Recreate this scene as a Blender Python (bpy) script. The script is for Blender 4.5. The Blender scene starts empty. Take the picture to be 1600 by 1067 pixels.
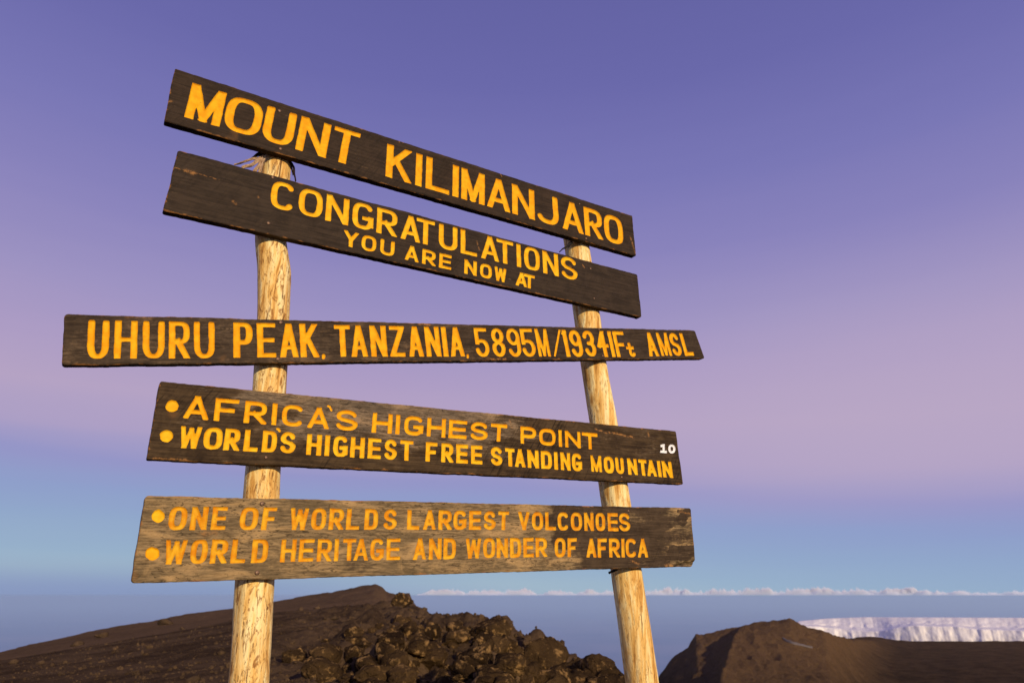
import bpy, bmesh, math, random
import numpy as np
from mathutils import Vector, Matrix

# ---------------------------------------------------------------- camera, sky, sun
sc = bpy.context.scene
HC = 1.30                                  # eye height
FPX = 1100.0                               # focal length in pixels of a 1600 px wide frame
Y0 = 930.0                                 # row of the true horizon
PITCH = math.atan((Y0 - 533.5) / FPX)
cam_d = bpy.data.cameras.new('camera')
cam = bpy.data.objects.new('camera', cam_d)
sc.collection.objects.link(cam)
cam.location = (0, 0, HC)
cam.rotation_euler = (math.pi / 2 + PITCH, 0, 0)
cam_d.sensor_width = 36.0
cam_d.lens = FPX / 1600 * 36
cam_d.clip_start = 0.05
cam_d.clip_end = 1.0e6
cam_d.dof.use_dof = True
cam_d.dof.focus_distance = 2.75
cam_d.dof.aperture_fstop = 4.5
sc.camera = cam

SUN_AZ = Vector((0.50, -0.87, 0)).normalized()
SUN_EL = math.radians(17)
SUN = Vector((SUN_AZ.x * math.cos(SUN_EL), SUN_AZ.y * math.cos(SUN_EL), math.sin(SUN_EL)))
ld = bpy.data.lights.new('sun', 'SUN')
ld.energy = 3.7
ld.angle = math.radians(0.5)
ld.color = (1.0, 0.80, 0.53)
lo = bpy.data.objects.new('sun', ld)
sc.collection.objects.link(lo)
lo.rotation_euler = SUN.to_track_quat('Z', 'Y').to_euler()
lo.location = (20, -30, 20)

sc.view_settings.view_transform = 'Standard'
sc.view_settings.look = 'None'
sc.view_settings.exposure = 0.0
sc.view_settings.gamma = 1.0
sc.render.film_transparent = False
sc.cycles.max_bounces = 6
sc.cycles.volume_bounces = 3
sc.cycles.use_denoising = True


def s2l(r, g, b):
    def f(c):
        c /= 255.0
        return c / 12.92 if c <= 0.04045 else ((c + 0.055) / 1.055) ** 2.4
    return (f(r), f(g), f(b), 1.0)


class NT:
    """small helper to wire shader nodes"""
    def __init__(self, tree):
        self.t = tree
        self.n = tree.nodes
        self.l = tree.links

    def add(self, kind, **kw):
        n = self.n.new(kind)
        for k, v in kw.items():
            setattr(n, k, v)
        return n

    def put(self, sock, v):
        if isinstance(v, bpy.types.NodeSocket):
            self.l.new(v, sock)
        else:
            sock.default_value = v

    def math(self, op, a, b=0.0, c=None, clamp=False):
        n = self.add('ShaderNodeMath', operation=op, use_clamp=clamp)
        self.put(n.inputs[0], a)
        self.put(n.inputs[1], b)
        if c is not None:
            self.put(n.inputs[2], c)
        return n.outputs[0]

    def mix(self, fac, a, b, blend='MIX'):
        n = self.add('ShaderNodeMix', data_type='RGBA', blend_type=blend)
        self.put(n.inputs[0], fac)
        self.put(n.inputs[6], a)
        self.put(n.inputs[7], b)
        return n.outputs[2]

    def rng(self, v, a, b, c=0.0, d=1.0, smooth=True):
        n = self.add('ShaderNodeMapRange', interpolation_type='SMOOTHSTEP' if smooth else 'LINEAR')
        self.put(n.inputs[0], v)
        for i, x in enumerate((a, b, c, d)):
            self.put(n.inputs[i + 1], x)
        return n.outputs[0]

    def noise(self, vec, scale, detail=4.0, rough=0.55, dist=0.0):
        n = self.add('ShaderNodeTexNoise')
        if vec is not None:
            self.l.new(vec, n.inputs['Vector'])
        n.inputs['Scale'].default_value = scale
        n.inputs['Detail'].default_value = detail
        n.inputs['Roughness'].default_value = rough
        n.inputs['Distortion'].default_value = dist
        return n.outputs['Fac']

    def mapping(self, vec, scale=(1, 1, 1), loc=(0, 0, 0), rot=(0, 0, 0)):
        n = self.add('ShaderNodeMapping')
        self.l.new(vec, n.inputs['Vector'])
        n.inputs['Scale'].default_value = scale
        n.inputs['Location'].default_value = loc
        n.inputs['Rotation'].default_value = rot
        return n.outputs[0]

    def ramp(self, fac, stops, interp='LINEAR'):
        n = self.add('ShaderNodeValToRGB')
        self.l.new(fac, n.inputs[0])
        n.color_ramp.interpolation = interp
        els = n.color_ramp.elements
        while len(els) < len(stops):
            els.new(0.5)
        for e, (p, c) in zip(els, stops):
            e.position = p
            e.color = c
        return n.outputs[0]


# sky: dawn gradient (earth's shadow, belt of Venus, violet zenith)
world = bpy.data.worlds.new('World')
sc.world = world
world.use_nodes = True
w = NT(world.node_tree)
for n in list(w.n):
    w.n.remove(n)
tc = w.add('ShaderNodeTexCoord')
sep = w.add('ShaderNodeSeparateXYZ')
w.l.new(tc.outputs['Generated'], sep.inputs[0])
sx, sy, sz = sep.outputs
sky_n = w.noise(w.mapping(tc.outputs['Generated'], (1.5, 1.5, 26)), 1.6, 3.0, 0.5)
# the blue band of the earth's shadow stands higher on the left than on the right
el = w.math('ADD', sz, w.math('MULTIPLY', w.math('SUBTRACT', sky_n, 0.5), 0.022))
sxl = w.math('ADD', w.math('MAXIMUM', sx, 0.0), w.math('MULTIPLY', w.math('MINIMUM', sx, 0.0), 0.35))
shift = w.math('MULTIPLY', sxl, w.rng(sz, 0.10, 0.32, 0.080, 0.02))
el = w.math('ADD', el, shift)
fac = w.math('DIVIDE', w.math('ADD', el, 0.04), 0.90, clamp=True)


def P(z):
    return (z + 0.04) / 0.90


SKY_STOPS = [
    (P(-0.02), s2l(160, 176, 200)),
    (P(0.012), s2l(160, 183, 201)),
    (P(0.040), s2l(151, 176, 202)),
    (P(0.075), s2l(145, 167, 202)),
    (P(0.110), s2l(143, 159, 202)),
    (P(0.145), s2l(149, 150, 199)),
    (P(0.185), s2l(172, 159, 197)),
    (P(0.235), s2l(181, 163, 196)),
    (P(0.290), s2l(172, 156, 196)),
    (P(0.360), s2l(157, 147, 194)),
    (P(0.450), s2l(138, 132, 188)),
    (P(0.540), s2l(121, 119, 181)),
    (P(0.640), s2l(106, 105, 170)),
    (P(0.850), s2l(88, 88, 152)),
]
col = w.ramp(fac, SKY_STOPS, 'EASE' if False else 'LINEAR')
# pinker lilac towards the right
pk = w.math('MULTIPLY', w.rng(sx, -0.05, 0.5, 0.0, 0.55), w.math('MULTIPLY', w.rng(sz, 0.07, 0.17), w.rng(sz, 0.46, 0.20)))
col = w.mix(pk, col, s2l(188, 170, 198))
# towards the left the lowest degrees of sky already carry the colour of the hazy air below
low_l = w.math('MULTIPLY', w.rng(sz, 0.002, 0.050, 1.0, 0.0), w.rng(sx, 0.05, -0.42, 0.0, 0.85))
col = w.mix(low_l, col, s2l(132, 148, 190))
bg = w.add('ShaderNodeBackground')
w.l.new(col, bg.inputs[0])
bg.inputs[1].default_value = 1.0
wo = w.add('ShaderNodeOutputWorld')
w.l.new(bg.outputs[0], wo.inputs[0])


# ---------------------------------------------------------------- helpers
def link(o):
    sc.collection.objects.link(o)
    return o


def tag(o, label=None, cat=None, group=None, kind=None):
    for k, v in (('label', label), ('category', cat), ('group', group), ('kind', kind)):
        if v:
            o[k] = v
    return o


def mesh_from(name, verts, faces, smooth=True, mat=None):
    me = bpy.data.meshes.new(name)
    me.from_pydata([tuple(v) for v in verts] if not isinstance(verts, np.ndarray) else verts.tolist(), [], faces)
    if smooth:
        me.polygons.foreach_set('use_smooth', [True] * len(me.polygons))
    if mat:
        me.materials.append(mat)
    me.update()
    return me


def obj(name, me, parent=None, loc=None):
    o = link(bpy.data.objects.new(name, me))
    if loc is not None:
        o.location = loc
    if parent:
        o.parent = parent
    return o


def grid_faces(nu, nv, wrap_u=False):
    i, j = np.meshgrid(np.arange(nu if wrap_u else nu - 1), np.arange(nv - 1), indexing='ij')
    i2 = (i + 1) % nu
    f = np.stack([i * nv + j, i2 * nv + j, i2 * nv + j + 1, i * nv + j + 1], -1).reshape(-1, 4)
    return f


def fast_mesh(name, verts, quads, mat=None, smooth=True):
    me = bpy.data.meshes.new(name)
    verts = np.asarray(verts, np.float32)
    quads = np.asarray(quads, np.int32)
    me.vertices.add(len(verts))
    me.vertices.foreach_set('co', verts.ravel())
    me.loops.add(quads.size)
    me.loops.foreach_set('vertex_index', quads.ravel())
    me.polygons.add(len(quads))
    me.polygons.foreach_set('loop_start', np.arange(0, quads.size, 4, dtype=np.int32))
    me.update(calc_edges=True)
    me.validate()
    if smooth:
        me.polygons.foreach_set('use_smooth', np.ones(len(me.polygons), bool))
    if mat:
        me.materials.append(mat)
    me.update()
    return me


def _h(ix, iy, iz):
    n = (ix * 374761393 + iy * 668265263 + iz * 2147483647 + 1274126177) & 0xFFFFFFFF
    n = ((n ^ (n >> 13)) * 1274126177) & 0xFFFFFFFF
    n = ((n ^ (n >> 15)) * 2246822519) & 0xFFFFFFFF
    return ((n ^ (n >> 16)) & 0xFFFFFF) / float(0xFFFFFF) * 2 - 1


def vnoise(x, y, z=0.0):
    x, y, z = np.broadcast_arrays(np.asarray(x, float), np.asarray(y, float), np.asarray(z, float))
    fx, fy, fz = np.floor(x), np.floor(y), np.floor(z)
    ix, iy, iz = fx.astype(np.int64), fy.astype(np.int64), fz.astype(np.int64)
    tx, ty, tz = x - fx, y - fy, z - fz
    tx, ty, tz = [t * t * t * (t * (t * 6 - 15) + 10) for t in (tx, ty, tz)]
    r = 0
    for a in (0, 1):
        for b in (0, 1):
            for c in (0, 1):
                r = r + (tx if a else 1 - tx) * (ty if b else 1 - ty) * (tz if c else 1 - tz) * _h(ix + a, iy + b, iz + c)
    return r


def fbm(x, y, z=0.0, octs=4, gain=0.5, lac=2.03):
    r, a, f = 0, 1.0, 1.0
    for k in range(octs):
        r = r + a * vnoise(x * f + k * 17.3, y * f - k * 9.1, np.asarray(z) * f + k * 5.7)
        a *= gain
        f *= lac
    return r


# photo pixel -> ray, azimuth and elevation (camera calibration)
CP, SP = math.cos(PITCH), math.sin(PITCH)


def ray(px, py):
    a = (px - 800) / FPX
    b = (533.5 - py) / FPX
    return Vector((a, CP - SP * b, SP + CP * b))


def azel(px, py):
    d = ray(px, py)
    return math.atan2(d.x, d.y), math.atan2(d.z, math.hypot(d.x, d.y))


# ---------------------------------------------------------------- materials
def new_mat(name, rough=0.8, spec=0.3):
    m = bpy.data.materials.new(name)
    m.use_nodes = True
    t = NT(m.node_tree)
    b = m.node_tree.nodes['Principled BSDF']
    b.inputs['Roughness'].default_value = rough
    b.inputs['Specular IOR Level'].default_value = spec
    return m, t, b


def bump(t, b, h, strength, dist):
    n = t.add('ShaderNodeBump')
    n.inputs['Strength'].default_value = strength
    n.inputs['Distance'].default_value = dist
    t.l.new(h, n.inputs['Height'])
    t.l.new(n.outputs[0], b.inputs['Normal'])
    return n


def board_mat(name, dark, mid, worn, seed, base_wear, saw_amt=0.30, grain=1.0, scuff=0.6):
    m, t, b = new_mat(name, 0.7, 0.12)
    tc = t.add('ShaderNodeTexCoord')
    o = t.mapping(tc.outputs['Object'], (1, 1, 1), (seed * 3.1, seed * 1.7, 0))
    g1 = t.noise(t.mapping(o, (2.2, 42, 8)), 2.2, 6, 0.66, 0.9)         # long grain
    g2 = t.noise(t.mapping(o, (12, 120, 20)), 1.5, 5, 0.66, 0.5)        # fine fibres
    g3 = t.noise(t.mapping(o, (22, 60, 20)), 2.0, 5, 0.7, 1.0)          # short dark checks
    patch = t.noise(t.mapping(o, (2.2, 5, 3)), 2.0, 6, 0.66, 0.6)       # weathered areas
    spots = t.noise(o, 60, 5, 0.72)
    blot = t.noise(o, 16, 5, 0.65, 0.5)
    saw = t.noise(t.mapping(t.mapping(o, (1, 1, 1), (0, 0, 0), (0, 0, -1.0)), (9, 110, 6)), 1.0, 3, 0.6)   # saw marks slanting across
    sawm = t.rng(t.noise(o, 3.3, 3, 0.5), 0.42, 0.60)
    pale = t.add('ShaderNodeAttribute', attribute_name='pale').outputs['Fac']
    c = t.mix(t.rng(t.math('ADD', t.math('MULTIPLY', g1, 0.6), t.math('MULTIPLY', blot, 0.4)), 0.38, 0.62), dark, mid)
    wm = t.math('ADD', t.math('ADD', patch, base_wear), t.math('MULTIPLY', pale, 0.55))
    wm = t.math('ADD', wm, t.math('MULTIPLY', t.math('SUBTRACT', g2, 0.5), 0.55))
    wm = t.math('ADD', wm, t.math('MULTIPLY', t.math('SUBTRACT', spots, 0.5), 0.45))
    wm = t.rng(wm, 0.50, 0.86)
    wcol = t.mix(t.rng(g2, 0.36, 0.62), tuple(x * 0.42 for x in worn[:3]) + (1,), worn)
    big = t.noise(t.mapping(o, (3.5, 12, 3)), 1.6, 5, 0.6, 0.8)
    wcol = t.mix(t.rng(big, 0.50, 0.66, 0, 0.8), wcol, tuple(x * y for x, y in zip(worn[:3], (1.55, 1.45, 1.30))) + (1,))
    wcol = t.mix(t.rng(big, 0.50, 0.36, 0, 0.65), wcol, tuple(x * y for x, y in zip(worn[:3], (0.36, 0.38, 0.42))) + (1,))
    wcol = t.mix(t.math('MULTIPLY', t.rng(g3, 0.52, 0.62, 0, 0.9), t.rng(patch, 0.38, 0.58, 0.25, 1.0)), wcol, tuple(x * 0.20 for x in worn[:3]) + (1,))
    wcol = t.mix(t.rng(blot, 0.55, 0.72, 0, 0.6), wcol, tuple(x * y for x, y in zip(worn[:3], (1.25, 1.2, 1.1))) + (1,))
    c = t.mix(wm, c, wcol)
    c = t.mix(t.math('MULTIPLY', t.rng(saw, 0.50, 0.66, 0, saw_amt), t.math('MULTIPLY', sawm, t.math('SUBTRACT', 1.0, t.math('MULTIPLY', wm, 0.8)))), c, tuple(x * 0.35 for x in dark[:3]) + (1,))
    sc_ = t.noise(t.mapping(o, (14, 60, 20)), 1.3, 5, 0.65)
    c = t.mix(t.rng(sc_, 0.64, 0.76, 0, scuff), c, (0.16, 0.10, 0.05, 1))
    sv_ = t.noise(t.mapping(o, (110, 24, 20)), 1.0, 4, 0.7)              # upright scuffs
    c = t.mix(t.math('MULTIPLY', t.rng(sv_, 0.66, 0.78, 0, scuff * 0.8), t.rng(patch, 0.50, 0.62)), c, (0.17, 0.105, 0.05, 1))
    at = t.add('ShaderNodeAttribute', attribute_name='edge')
    en = t.noise(t.mapping(o, (9, 20, 20)), 2.0, 5, 0.7)
    ew = t.rng(t.math('ADD', at.outputs['Fac'], t.math('MULTIPLY', t.math('SUBTRACT', 0.60, en), 0.040)), 0.0005, 0.006, 1.0, 0.0)
    c = t.mix(t.math('MULTIPLY', ew, 0.8), c, (0.36, 0.16, 0.045, 1))
    kn = t.noise(o, 9.0, 2, 0.4)
    c = t.mix(t.rng(kn, 0.70, 0.78, 0, 0.5), c, (0.20, 0.095, 0.03, 1))
    wr = t.add('ShaderNodeAttribute', attribute_name='wear').outputs['Fac']
    c = t.mix(t.math('MULTIPLY', wr, t.rng(spots, 0.40, 0.58)), c, (0.42, 0.20, 0.06, 1))
    t.l.new(c, b.inputs['Base Color'])
    hgt = t.math('ADD', t.math('MULTIPLY', g1, 0.6), t.math('MULTIPLY', g2, 0.5))
    hgt = t.math('ADD', hgt, t.math('MULTIPLY', g3, -0.35))
    hgt = t.math('ADD', hgt, t.math('MULTIPLY', spots, 0.25))
    bump(t, b, hgt, 0.6 * grain, 0.005)
    return m


M_B = {
    1: board_mat('dark_stained_board', (0.023, 0.015, 0.009, 1), (0.048, 0.031, 0.019, 1), (0.085, 0.055, 0.030, 1), 1, -0.12, 0.35, 1.0, 0.7),
    2: board_mat('dark_brown_board', (0.025, 0.017, 0.011, 1), (0.050, 0.034, 0.022, 1), (0.085, 0.058, 0.034, 1), 2, -0.12, 0.25, 1.0, 0.5),
    3: board_mat('brown_board', (0.028, 0.018, 0.011, 1), (0.062, 0.042, 0.026, 1), (0.125, 0.085, 0.050, 1), 3, -0.04, 0.35, 1.1, 0.6),
    4: board_mat('greying_board', (0.030, 0.018, 0.009, 1), (0.085, 0.054, 0.026, 1), (0.22, 0.16, 0.10, 1), 4, -0.10, 0.75, 1.4, 0.7),
    5: board_mat('weathered_board', (0.040, 0.026, 0.015, 1), (0.085, 0.057, 0.033, 1), (0.31, 0.215, 0.105, 1), 5, -0.02, 0.30, 1.8, 0.7),
}


def paint_mat(name, a, c2, dirt):
    m, t, b = new_mat(name, 0.65, 0.10)
    tc = t.add('ShaderNodeTexCoord')
    o = tc.outputs['Object']
    n1 = t.noise(o, 34, 4, 0.6)
    n2 = t.noise(t.mapping(o, (30, 90, 30)), 2.0, 4, 0.65)
    n3 = t.noise(o, 120, 3, 0.6)
    c = t.mix(t.rng(n1, 0.32, 0.68), a, c2)
    c = t.mix(t.rng(n2, 0.60, 0.78, 0, dirt), c, (0.28, 0.11, 0.015, 1))
    c = t.mix(t.rng(n3, 0.70, 0.76, 0, dirt * 1.2), c, (0.05, 0.03, 0.015, 1))
    t.l.new(c, b.inputs['Base Color'])
    bump(t, b, n2, 0.35, 0.003)
    return m


M_Y = paint_mat('yellow_letter_paint', (0.78, 0.335, 0.004, 1), (0.84, 0.46, 0.010, 1), 0.6)
M_Y2 = paint_mat('bright_yellow_letter_paint', (0.80, 0.39, 0.006, 1), (0.86, 0.53, 0.018, 1), 0.6)
M_O = paint_mat('orange_letter_paint', (0.66, 0.25, 0.006, 1), (0.76, 0.43, 0.020, 1), 0.8)
M_W = paint_mat('white_number_paint', (0.78, 0.80, 0.84, 1), (0.86, 0.86, 0.86, 1), 0.05)


def post_mat(name, seed):
    m, t, b = new_mat(name, 0.7, 0.25)
    tc = t.add('ShaderNodeTexCoord')
    o = t.mapping(tc.outputs['Object'], (1, 1, 1), (seed * 2.3, seed * 5.1, seed))
    s1 = t.noise(t.mapping(o, (28, 28, 3.4)), 1.2, 6, 0.66, 0.8)
    s2 = t.noise(t.mapping(o, (60, 60, 14)), 1.6, 5, 0.7, 0.4)
    s3 = t.noise(t.mapping(o, (6, 6, 2.2)), 2.0, 3, 0.5)
    c = t.ramp(s1, [(0.30, (0.22, 0.085, 0.018, 1)), (0.37, (0.56, 0.27, 0.05, 1)), (0.47, (0.90, 0.57, 0.17, 1)), (0.60, (1.0, 0.85, 0.42, 1))])
    c = t.mix(t.rng(s3, 0.45, 0.7, 0, 0.30), c, (0.62, 0.34, 0.08, 1))
    s4 = t.noise(t.mapping(o, (34, 34, 10)), 2.0, 5, 0.72, 1.2)
    c = t.mix(t.rng(s4, 0.51 if seed == 1 else 0.53, 0.62, 0, 0.85 if seed == 1 else 0.45), c, (0.30, 0.12, 0.024, 1))
    c = t.mix(t.rng(s2, 0.57, 0.67, 0, 0.90 if seed == 1 else 0.6), c, (0.15, 0.06, 0.015, 1))
    t.l.new(c, b.inputs['Base Color'])
    s5 = t.noise(t.mapping(o, (46, 46, 2.4)), 1.5, 4, 0.6, 0.5)
    c = t.mix(t.rng(s5, 0.645, 0.70, 0, 0.85), c, (0.11, 0.045, 0.014, 1))
    t.l.new(c, b.inputs['Base Color'])
    bump(t, b, t.math('ADD', s1, t.math('MULTIPLY', t.math('ADD', s2, s5), -0.5)), 0.6, 0.007)
    return m


M_P1 = post_mat('peeled_pole_wood', 1)
M_P2 = post_mat('smooth_pole_wood', 2)

m_, t_, b_ = new_mat('rusty_nail', 0.55, 0.4)
b_.inputs['Metallic'].default_value = 0.55
n_ = t_.noise(t_.add('ShaderNodeTexCoord').outputs['Object'], 260, 3, 0.6)
t_.l.new(t_.mix(t_.rng(n_, 0.4, 0.65), (0.22, 0.14, 0.09, 1), (0.11, 0.055, 0.03, 1)), b_.inputs['Base Color'])
M_N = m_

m_, t_, b_ = new_mat('black_cord', 0.8, 0.2)
n_ = t_.noise(t_.add('ShaderNodeTexCoord').outputs['Object'], 180, 3, 0.6)
t_.l.new(t_.mix(n_, (0.008, 0.007, 0.008, 1), (0.03, 0.025, 0.025, 1)), b_.inputs['Base Color'])
M_K = m_


def cloth_mat(name, a, c2):
    m, t, b = new_mat(name, 0.9, 0.1)
    tc = t.add('ShaderNodeTexCoord')
    n = t.noise(t.mapping(tc.outputs['Object'], (20, 20, 90)), 3, 4, 0.6)
    t.l.new(t.mix(t.rng(n, 0.35, 0.65), a, c2), b.inputs['Base Color'])
    return m


M_C1 = cloth_mat('faded_cloth', (0.50, 0.36, 0.24, 1), (0.30, 0.19, 0.11, 1))
M_C2 = cloth_mat('dark_cloth', (0.05, 0.03, 0.03, 1), (0.02, 0.014, 0.016, 1))


def rock_mat(name, a, c2, tan, sc1=1.0, bumpd=0.05, tan_amt=0.75, hi=0.74, pale_tone=None, sunlit_height=None, cracks=0.0):
    m, t, b = new_mat(name, 0.95, 0.0)
    ge = t.add('ShaderNodeNewGeometry')
    o = ge.outputs['Position']
    n1 = t.noise(o, 0.55 * sc1, 6, 0.62, 0.3)
    n2 = t.noise(o, 3.6 * sc1, 6, 0.68)
    n3 = t.noise(o, 17 * sc1, 5, 0.7)
    c = t.mix(t.rng(n1, 0.36, 0.64), a, c2)
    if pale_tone:                                   # paler tone: far shoulder by range; sunlight painted on upper hill by height
        if sunlit_height:
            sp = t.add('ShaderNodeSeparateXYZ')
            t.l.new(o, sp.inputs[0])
            f = t.rng(t.math('ADD', sp.outputs[2], t.math('MULTIPLY', t.math('SUBTRACT', n1, 0.5), 14)), sunlit_height[0], sunlit_height[1])
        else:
            f = t.add('ShaderNodeAttribute', attribute_name='pale_tone').outputs['Fac']
        c = t.mix(f, c, t.mix(t.rng(n2, 0.35, 0.65), tuple(x * 0.75 for x in pale_tone[:3]) + (1,), pale_tone))
    c = t.mix(t.rng(n2, 0.52, hi, 0, tan_amt), c, tan)
    c = t.mix(t.rng(n3, 0.55, 0.72, 0, 0.65), c, tuple(x * 0.35 for x in a[:3]) + (1,))
    t.l.new(c, b.inputs['Base Color'])
    vo = t.add('ShaderNodeTexVoronoi', feature='DISTANCE_TO_EDGE')
    t.l.new(t.mapping(o, (1, 1, 1.4)), vo.inputs['Vector'])
    vo.inputs['Scale'].default_value = 2.1 * sc1
    crack = t.rng(vo.outputs['Distance'], 0.0, 0.09)
    bump(t, b, t.math('ADD', t.math('ADD', n2, t.math('MULTIPLY', n3, 0.45)), t.math('MULTIPLY', crack, cracks)), 0.95, bumpd)
    return m


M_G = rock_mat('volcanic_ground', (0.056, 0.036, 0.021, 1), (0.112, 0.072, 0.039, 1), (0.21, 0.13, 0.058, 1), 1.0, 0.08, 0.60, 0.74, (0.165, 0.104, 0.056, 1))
M_R = rock_mat('lava_rock', (0.032, 0.020, 0.011, 1), (0.092, 0.056, 0.025, 1), (0.36, 0.215, 0.08, 1), 1.6, 0.12, 0.95, 0.64, cracks=0.14)
M_R2 = rock_mat('pale_lava_rock', (0.06, 0.040, 0.024, 1), (0.11, 0.07, 0.04, 1), (0.22, 0.14, 0.075, 1), 1.6, 0.06)
M_H = rock_mat('hill_scree', (0.032, 0.020, 0.012, 1), (0.060, 0.037, 0.021, 1), (0.13, 0.076, 0.030, 1), 0.26, 1.6, 0.7, 0.74, (0.195, 0.115, 0.056, 1), (-38.0, -14.0))  # hill's sunlit part and plateau's shade put into the colour by height


# ---------------------------------------------------------------- near ground: one height function in azimuth and range
def to_az(pts):
    az, e = zip(*[azel(x, y) for x, y in pts])
    return np.array(az), np.array(e)


CREST_B = [  # rocky crest nearest to us: (px, py, range)
    (-260, 1100, 30), (0, 1032, 30), (120, 1012, 30), (250, 991, 31), (330, 976, 31), (430, 958, 32), (480, 953, 33), (550, 947, 34),
    (600, 946, 35), (640, 943, 35), (655, 952, 34), (672, 962, 31), (700, 963, 29), (760, 965, 26), (793, 970, 24), (803, 986, 23),
    (850, 1005, 20), (875, 1014, 18), (892, 1036, 16), (908, 1046, 14.5), (930, 1042, 13.5), (952, 1046, 12.5), (967, 1062, 11.5),
    (985, 1090, 10), (1040, 1160, 8.5), (1300, 1260, 8), (1700, 1300, 8)]
CREST_A = [  # the far brown shoulder with its broken-off top: (px, py, range)
    (-260, 1075, 62), (0, 1018, 64), (60, 1004, 66), (140, 986, 68), (220, 972, 70), (300, 959, 72), (360, 949, 74), (440, 937, 76),
    (500, 928, 78), (540, 921, 79), (566, 916, 80), (586, 911.5, 80), (598, 916, 80), (604, 924, 80), (620, 926, 79), (640, 926, 79), (644, 937, 78),
    (652, 949, 76), (664, 975, 74), (700, 1010, 70), (800, 1120, 60), (1700, 1500, 50)]
bth, bel = to_az([(p[0], p[1]) for p in CREST_B])
brr = np.array([p[2] for p in CREST_B], float)
bz = HC + brr * np.tan(bel)
ath, ael = to_az([(p[0], p[1]) for p in CREST_A])
arr = np.array([p[2] for p in CREST_A], float)
azz = HC + arr * np.tan(ael)
# close the circle behind the camera
bth = np.concatenate([[-math.pi, -1.6], bth, [1.5, math.pi]])
brr = np.concatenate([[30, 30], brr, [10, 30]])
bz = np.concatenate([[-1.5, -2.2], bz, [-0.3, -1.5]])
ath = np.concatenate([[-math.pi, -1.6], ath, [1.5, math.pi]])
arr = np.concatenate([[55, 60], arr, [50, 55]])
azz = np.concatenate([[-9, -9], azz, [-20, -9]])


def smooth01(x):
    x = np.clip(x, 0, 1)
    return x * x * (3 - 2 * x)


TH_A0, TH_A1 = azel(655, 950)[0], azel(705, 980)[0]


def ground_z(x, y, rough=True):
    x = np.asarray(x, float)
    y = np.asarray(y, float)
    th = np.arctan2(x, y)
    r = np.hypot(x, y)
    rb = np.interp(th, bth, brr)
    zb = np.interp(th, bth, bz)
    ra = np.interp(th, ath, arr)
    za = np.interp(th, ath, azz)
    low = smooth01((th - TH_A0) / (TH_A1 - TH_A0))                   # 1 where the far shoulder is missing: the ground just falls away
    dip = zb - 0.9 - low * 3.5
    r0 = np.minimum(5.0, rb * 0.6)
    z = np.where(r < r0, 0.0, 0.0)
    t = np.clip((r - r0) / np.maximum(rb - r0, 0.1), 0, 1)
    z = zb * (t ** 1.08)
    rd = rb * 1.10 + 0.8
    z = np.where(r > rb, zb + (dip - zb) * smooth01((r - rb) / (rd - rb)), z)
    t2 = np.clip((r - rd) / np.maximum(ra - rd, 1), 0, 1)
    za2 = za * (1 - low) + (dip - 0.55 * (ra - rd)) * low
    z = np.where(r > rd, dip + (za2 - dip) * t2 ** (0.9), z)
    z = np.where(r > ra, za2 - 0.5 * (r - ra) - 2.0 * smooth01((r - ra) / 6), z)
    z = np.where(r > 130, np.minimum(z, za2 - 0.5 * (130 - ra) - 0.8 * (r - 130) - 2), z)
    if rough:
        px_r = smooth01((th + 0.36) / 0.22) * (1 - smooth01((th - 0.30) / 0.2))     # rougher towards the right end of the ridge
        near = smooth01((r - 4.5) / 5)
        amp = (0.035 + 0.30 * px_r) * near * (1 - 0.75 * smooth01((r - rb) / 8))
        n = np.abs(fbm(x * 0.55, y * 0.55, 1.0, 5, 0.52)) * 1.2 - 0.55
        n2 = fbm(x * 1.7, y * 1.7, 4.0, 4, 0.55)
        z = z + amp * (n + 0.55 * n2) * (1 - 0.45 * np.exp(-((r - rb) / (0.10 * rb)) ** 2))
        # far shoulder: faint beds and a crumbling right edge
        fa = smooth01((r - 50) / 12) * (1 - smooth01((r - ra - 2) / 3))
        z = z + fa * 0.10 * fbm(x * 0.35, y * 0.35, 2.0, 4)
    return z


def polar_grid(thetas, rs, zf):
    T, R = np.meshgrid(thetas, rs, indexing='ij')
    X, Y = R * np.sin(T), R * np.cos(T)
    return np.stack([X, Y, zf(X, Y)], -1)


fine = np.linspace(-0.85, 0.85, 820)
coarse_l = np.linspace(-math.pi, -0.85, 70)[:-1]
coarse_r = np.linspace(0.85, math.pi, 70)[1:-1]
thetas = np.concatenate([coarse_l, fine, coarse_r])
rs = np.concatenate([[0.02], np.geomspace(0.6, 9, 36), np.geomspace(9.2, 40, 230), np.geomspace(40.4, 100, 110), np.linspace(102, 190, 22)])
g = polar_grid(thetas, rs, ground_z)
gm = fast_mesh('ground', g.reshape(-1, 3), grid_faces(len(thetas), len(rs), True)[:, ::-1], M_G)
GX, GY = g[..., 0].reshape(-1), g[..., 1].reshape(-1)
GR, GT = np.hypot(GX, GY), np.arctan2(GX, GY)
pale_far = smooth01((GR - np.interp(GT, bth, brr) * 1.05) / 3.0) * (0.75 + 0.25 * fbm(GX * 0.12, GY * 0.12, 0, 3))
ca_ = gm.attributes.new('pale_tone', 'FLOAT', 'POINT')
ca_.data.foreach_set('value', pale_far.astype(np.float32))
tag(obj('ground', gm), kind='structure')


def ground_hit(px, py):
    d = ray(px, py)
    h = math.hypot(d.x, d.y)
    d = d / h
    rr = np.concatenate([np.linspace(6, 45, 1600), np.linspace(45, 100, 900)])
    zz = HC + rr * d.z
    gz = ground_z(rr * d.x, rr * d.y)
    k = np.nonzero(zz < gz)[0]
    if len(k) == 0:
        return None
    r = rr[k[0]]
    return Vector((r * d.x, r * d.y, float(gz[k[0]])))


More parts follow.
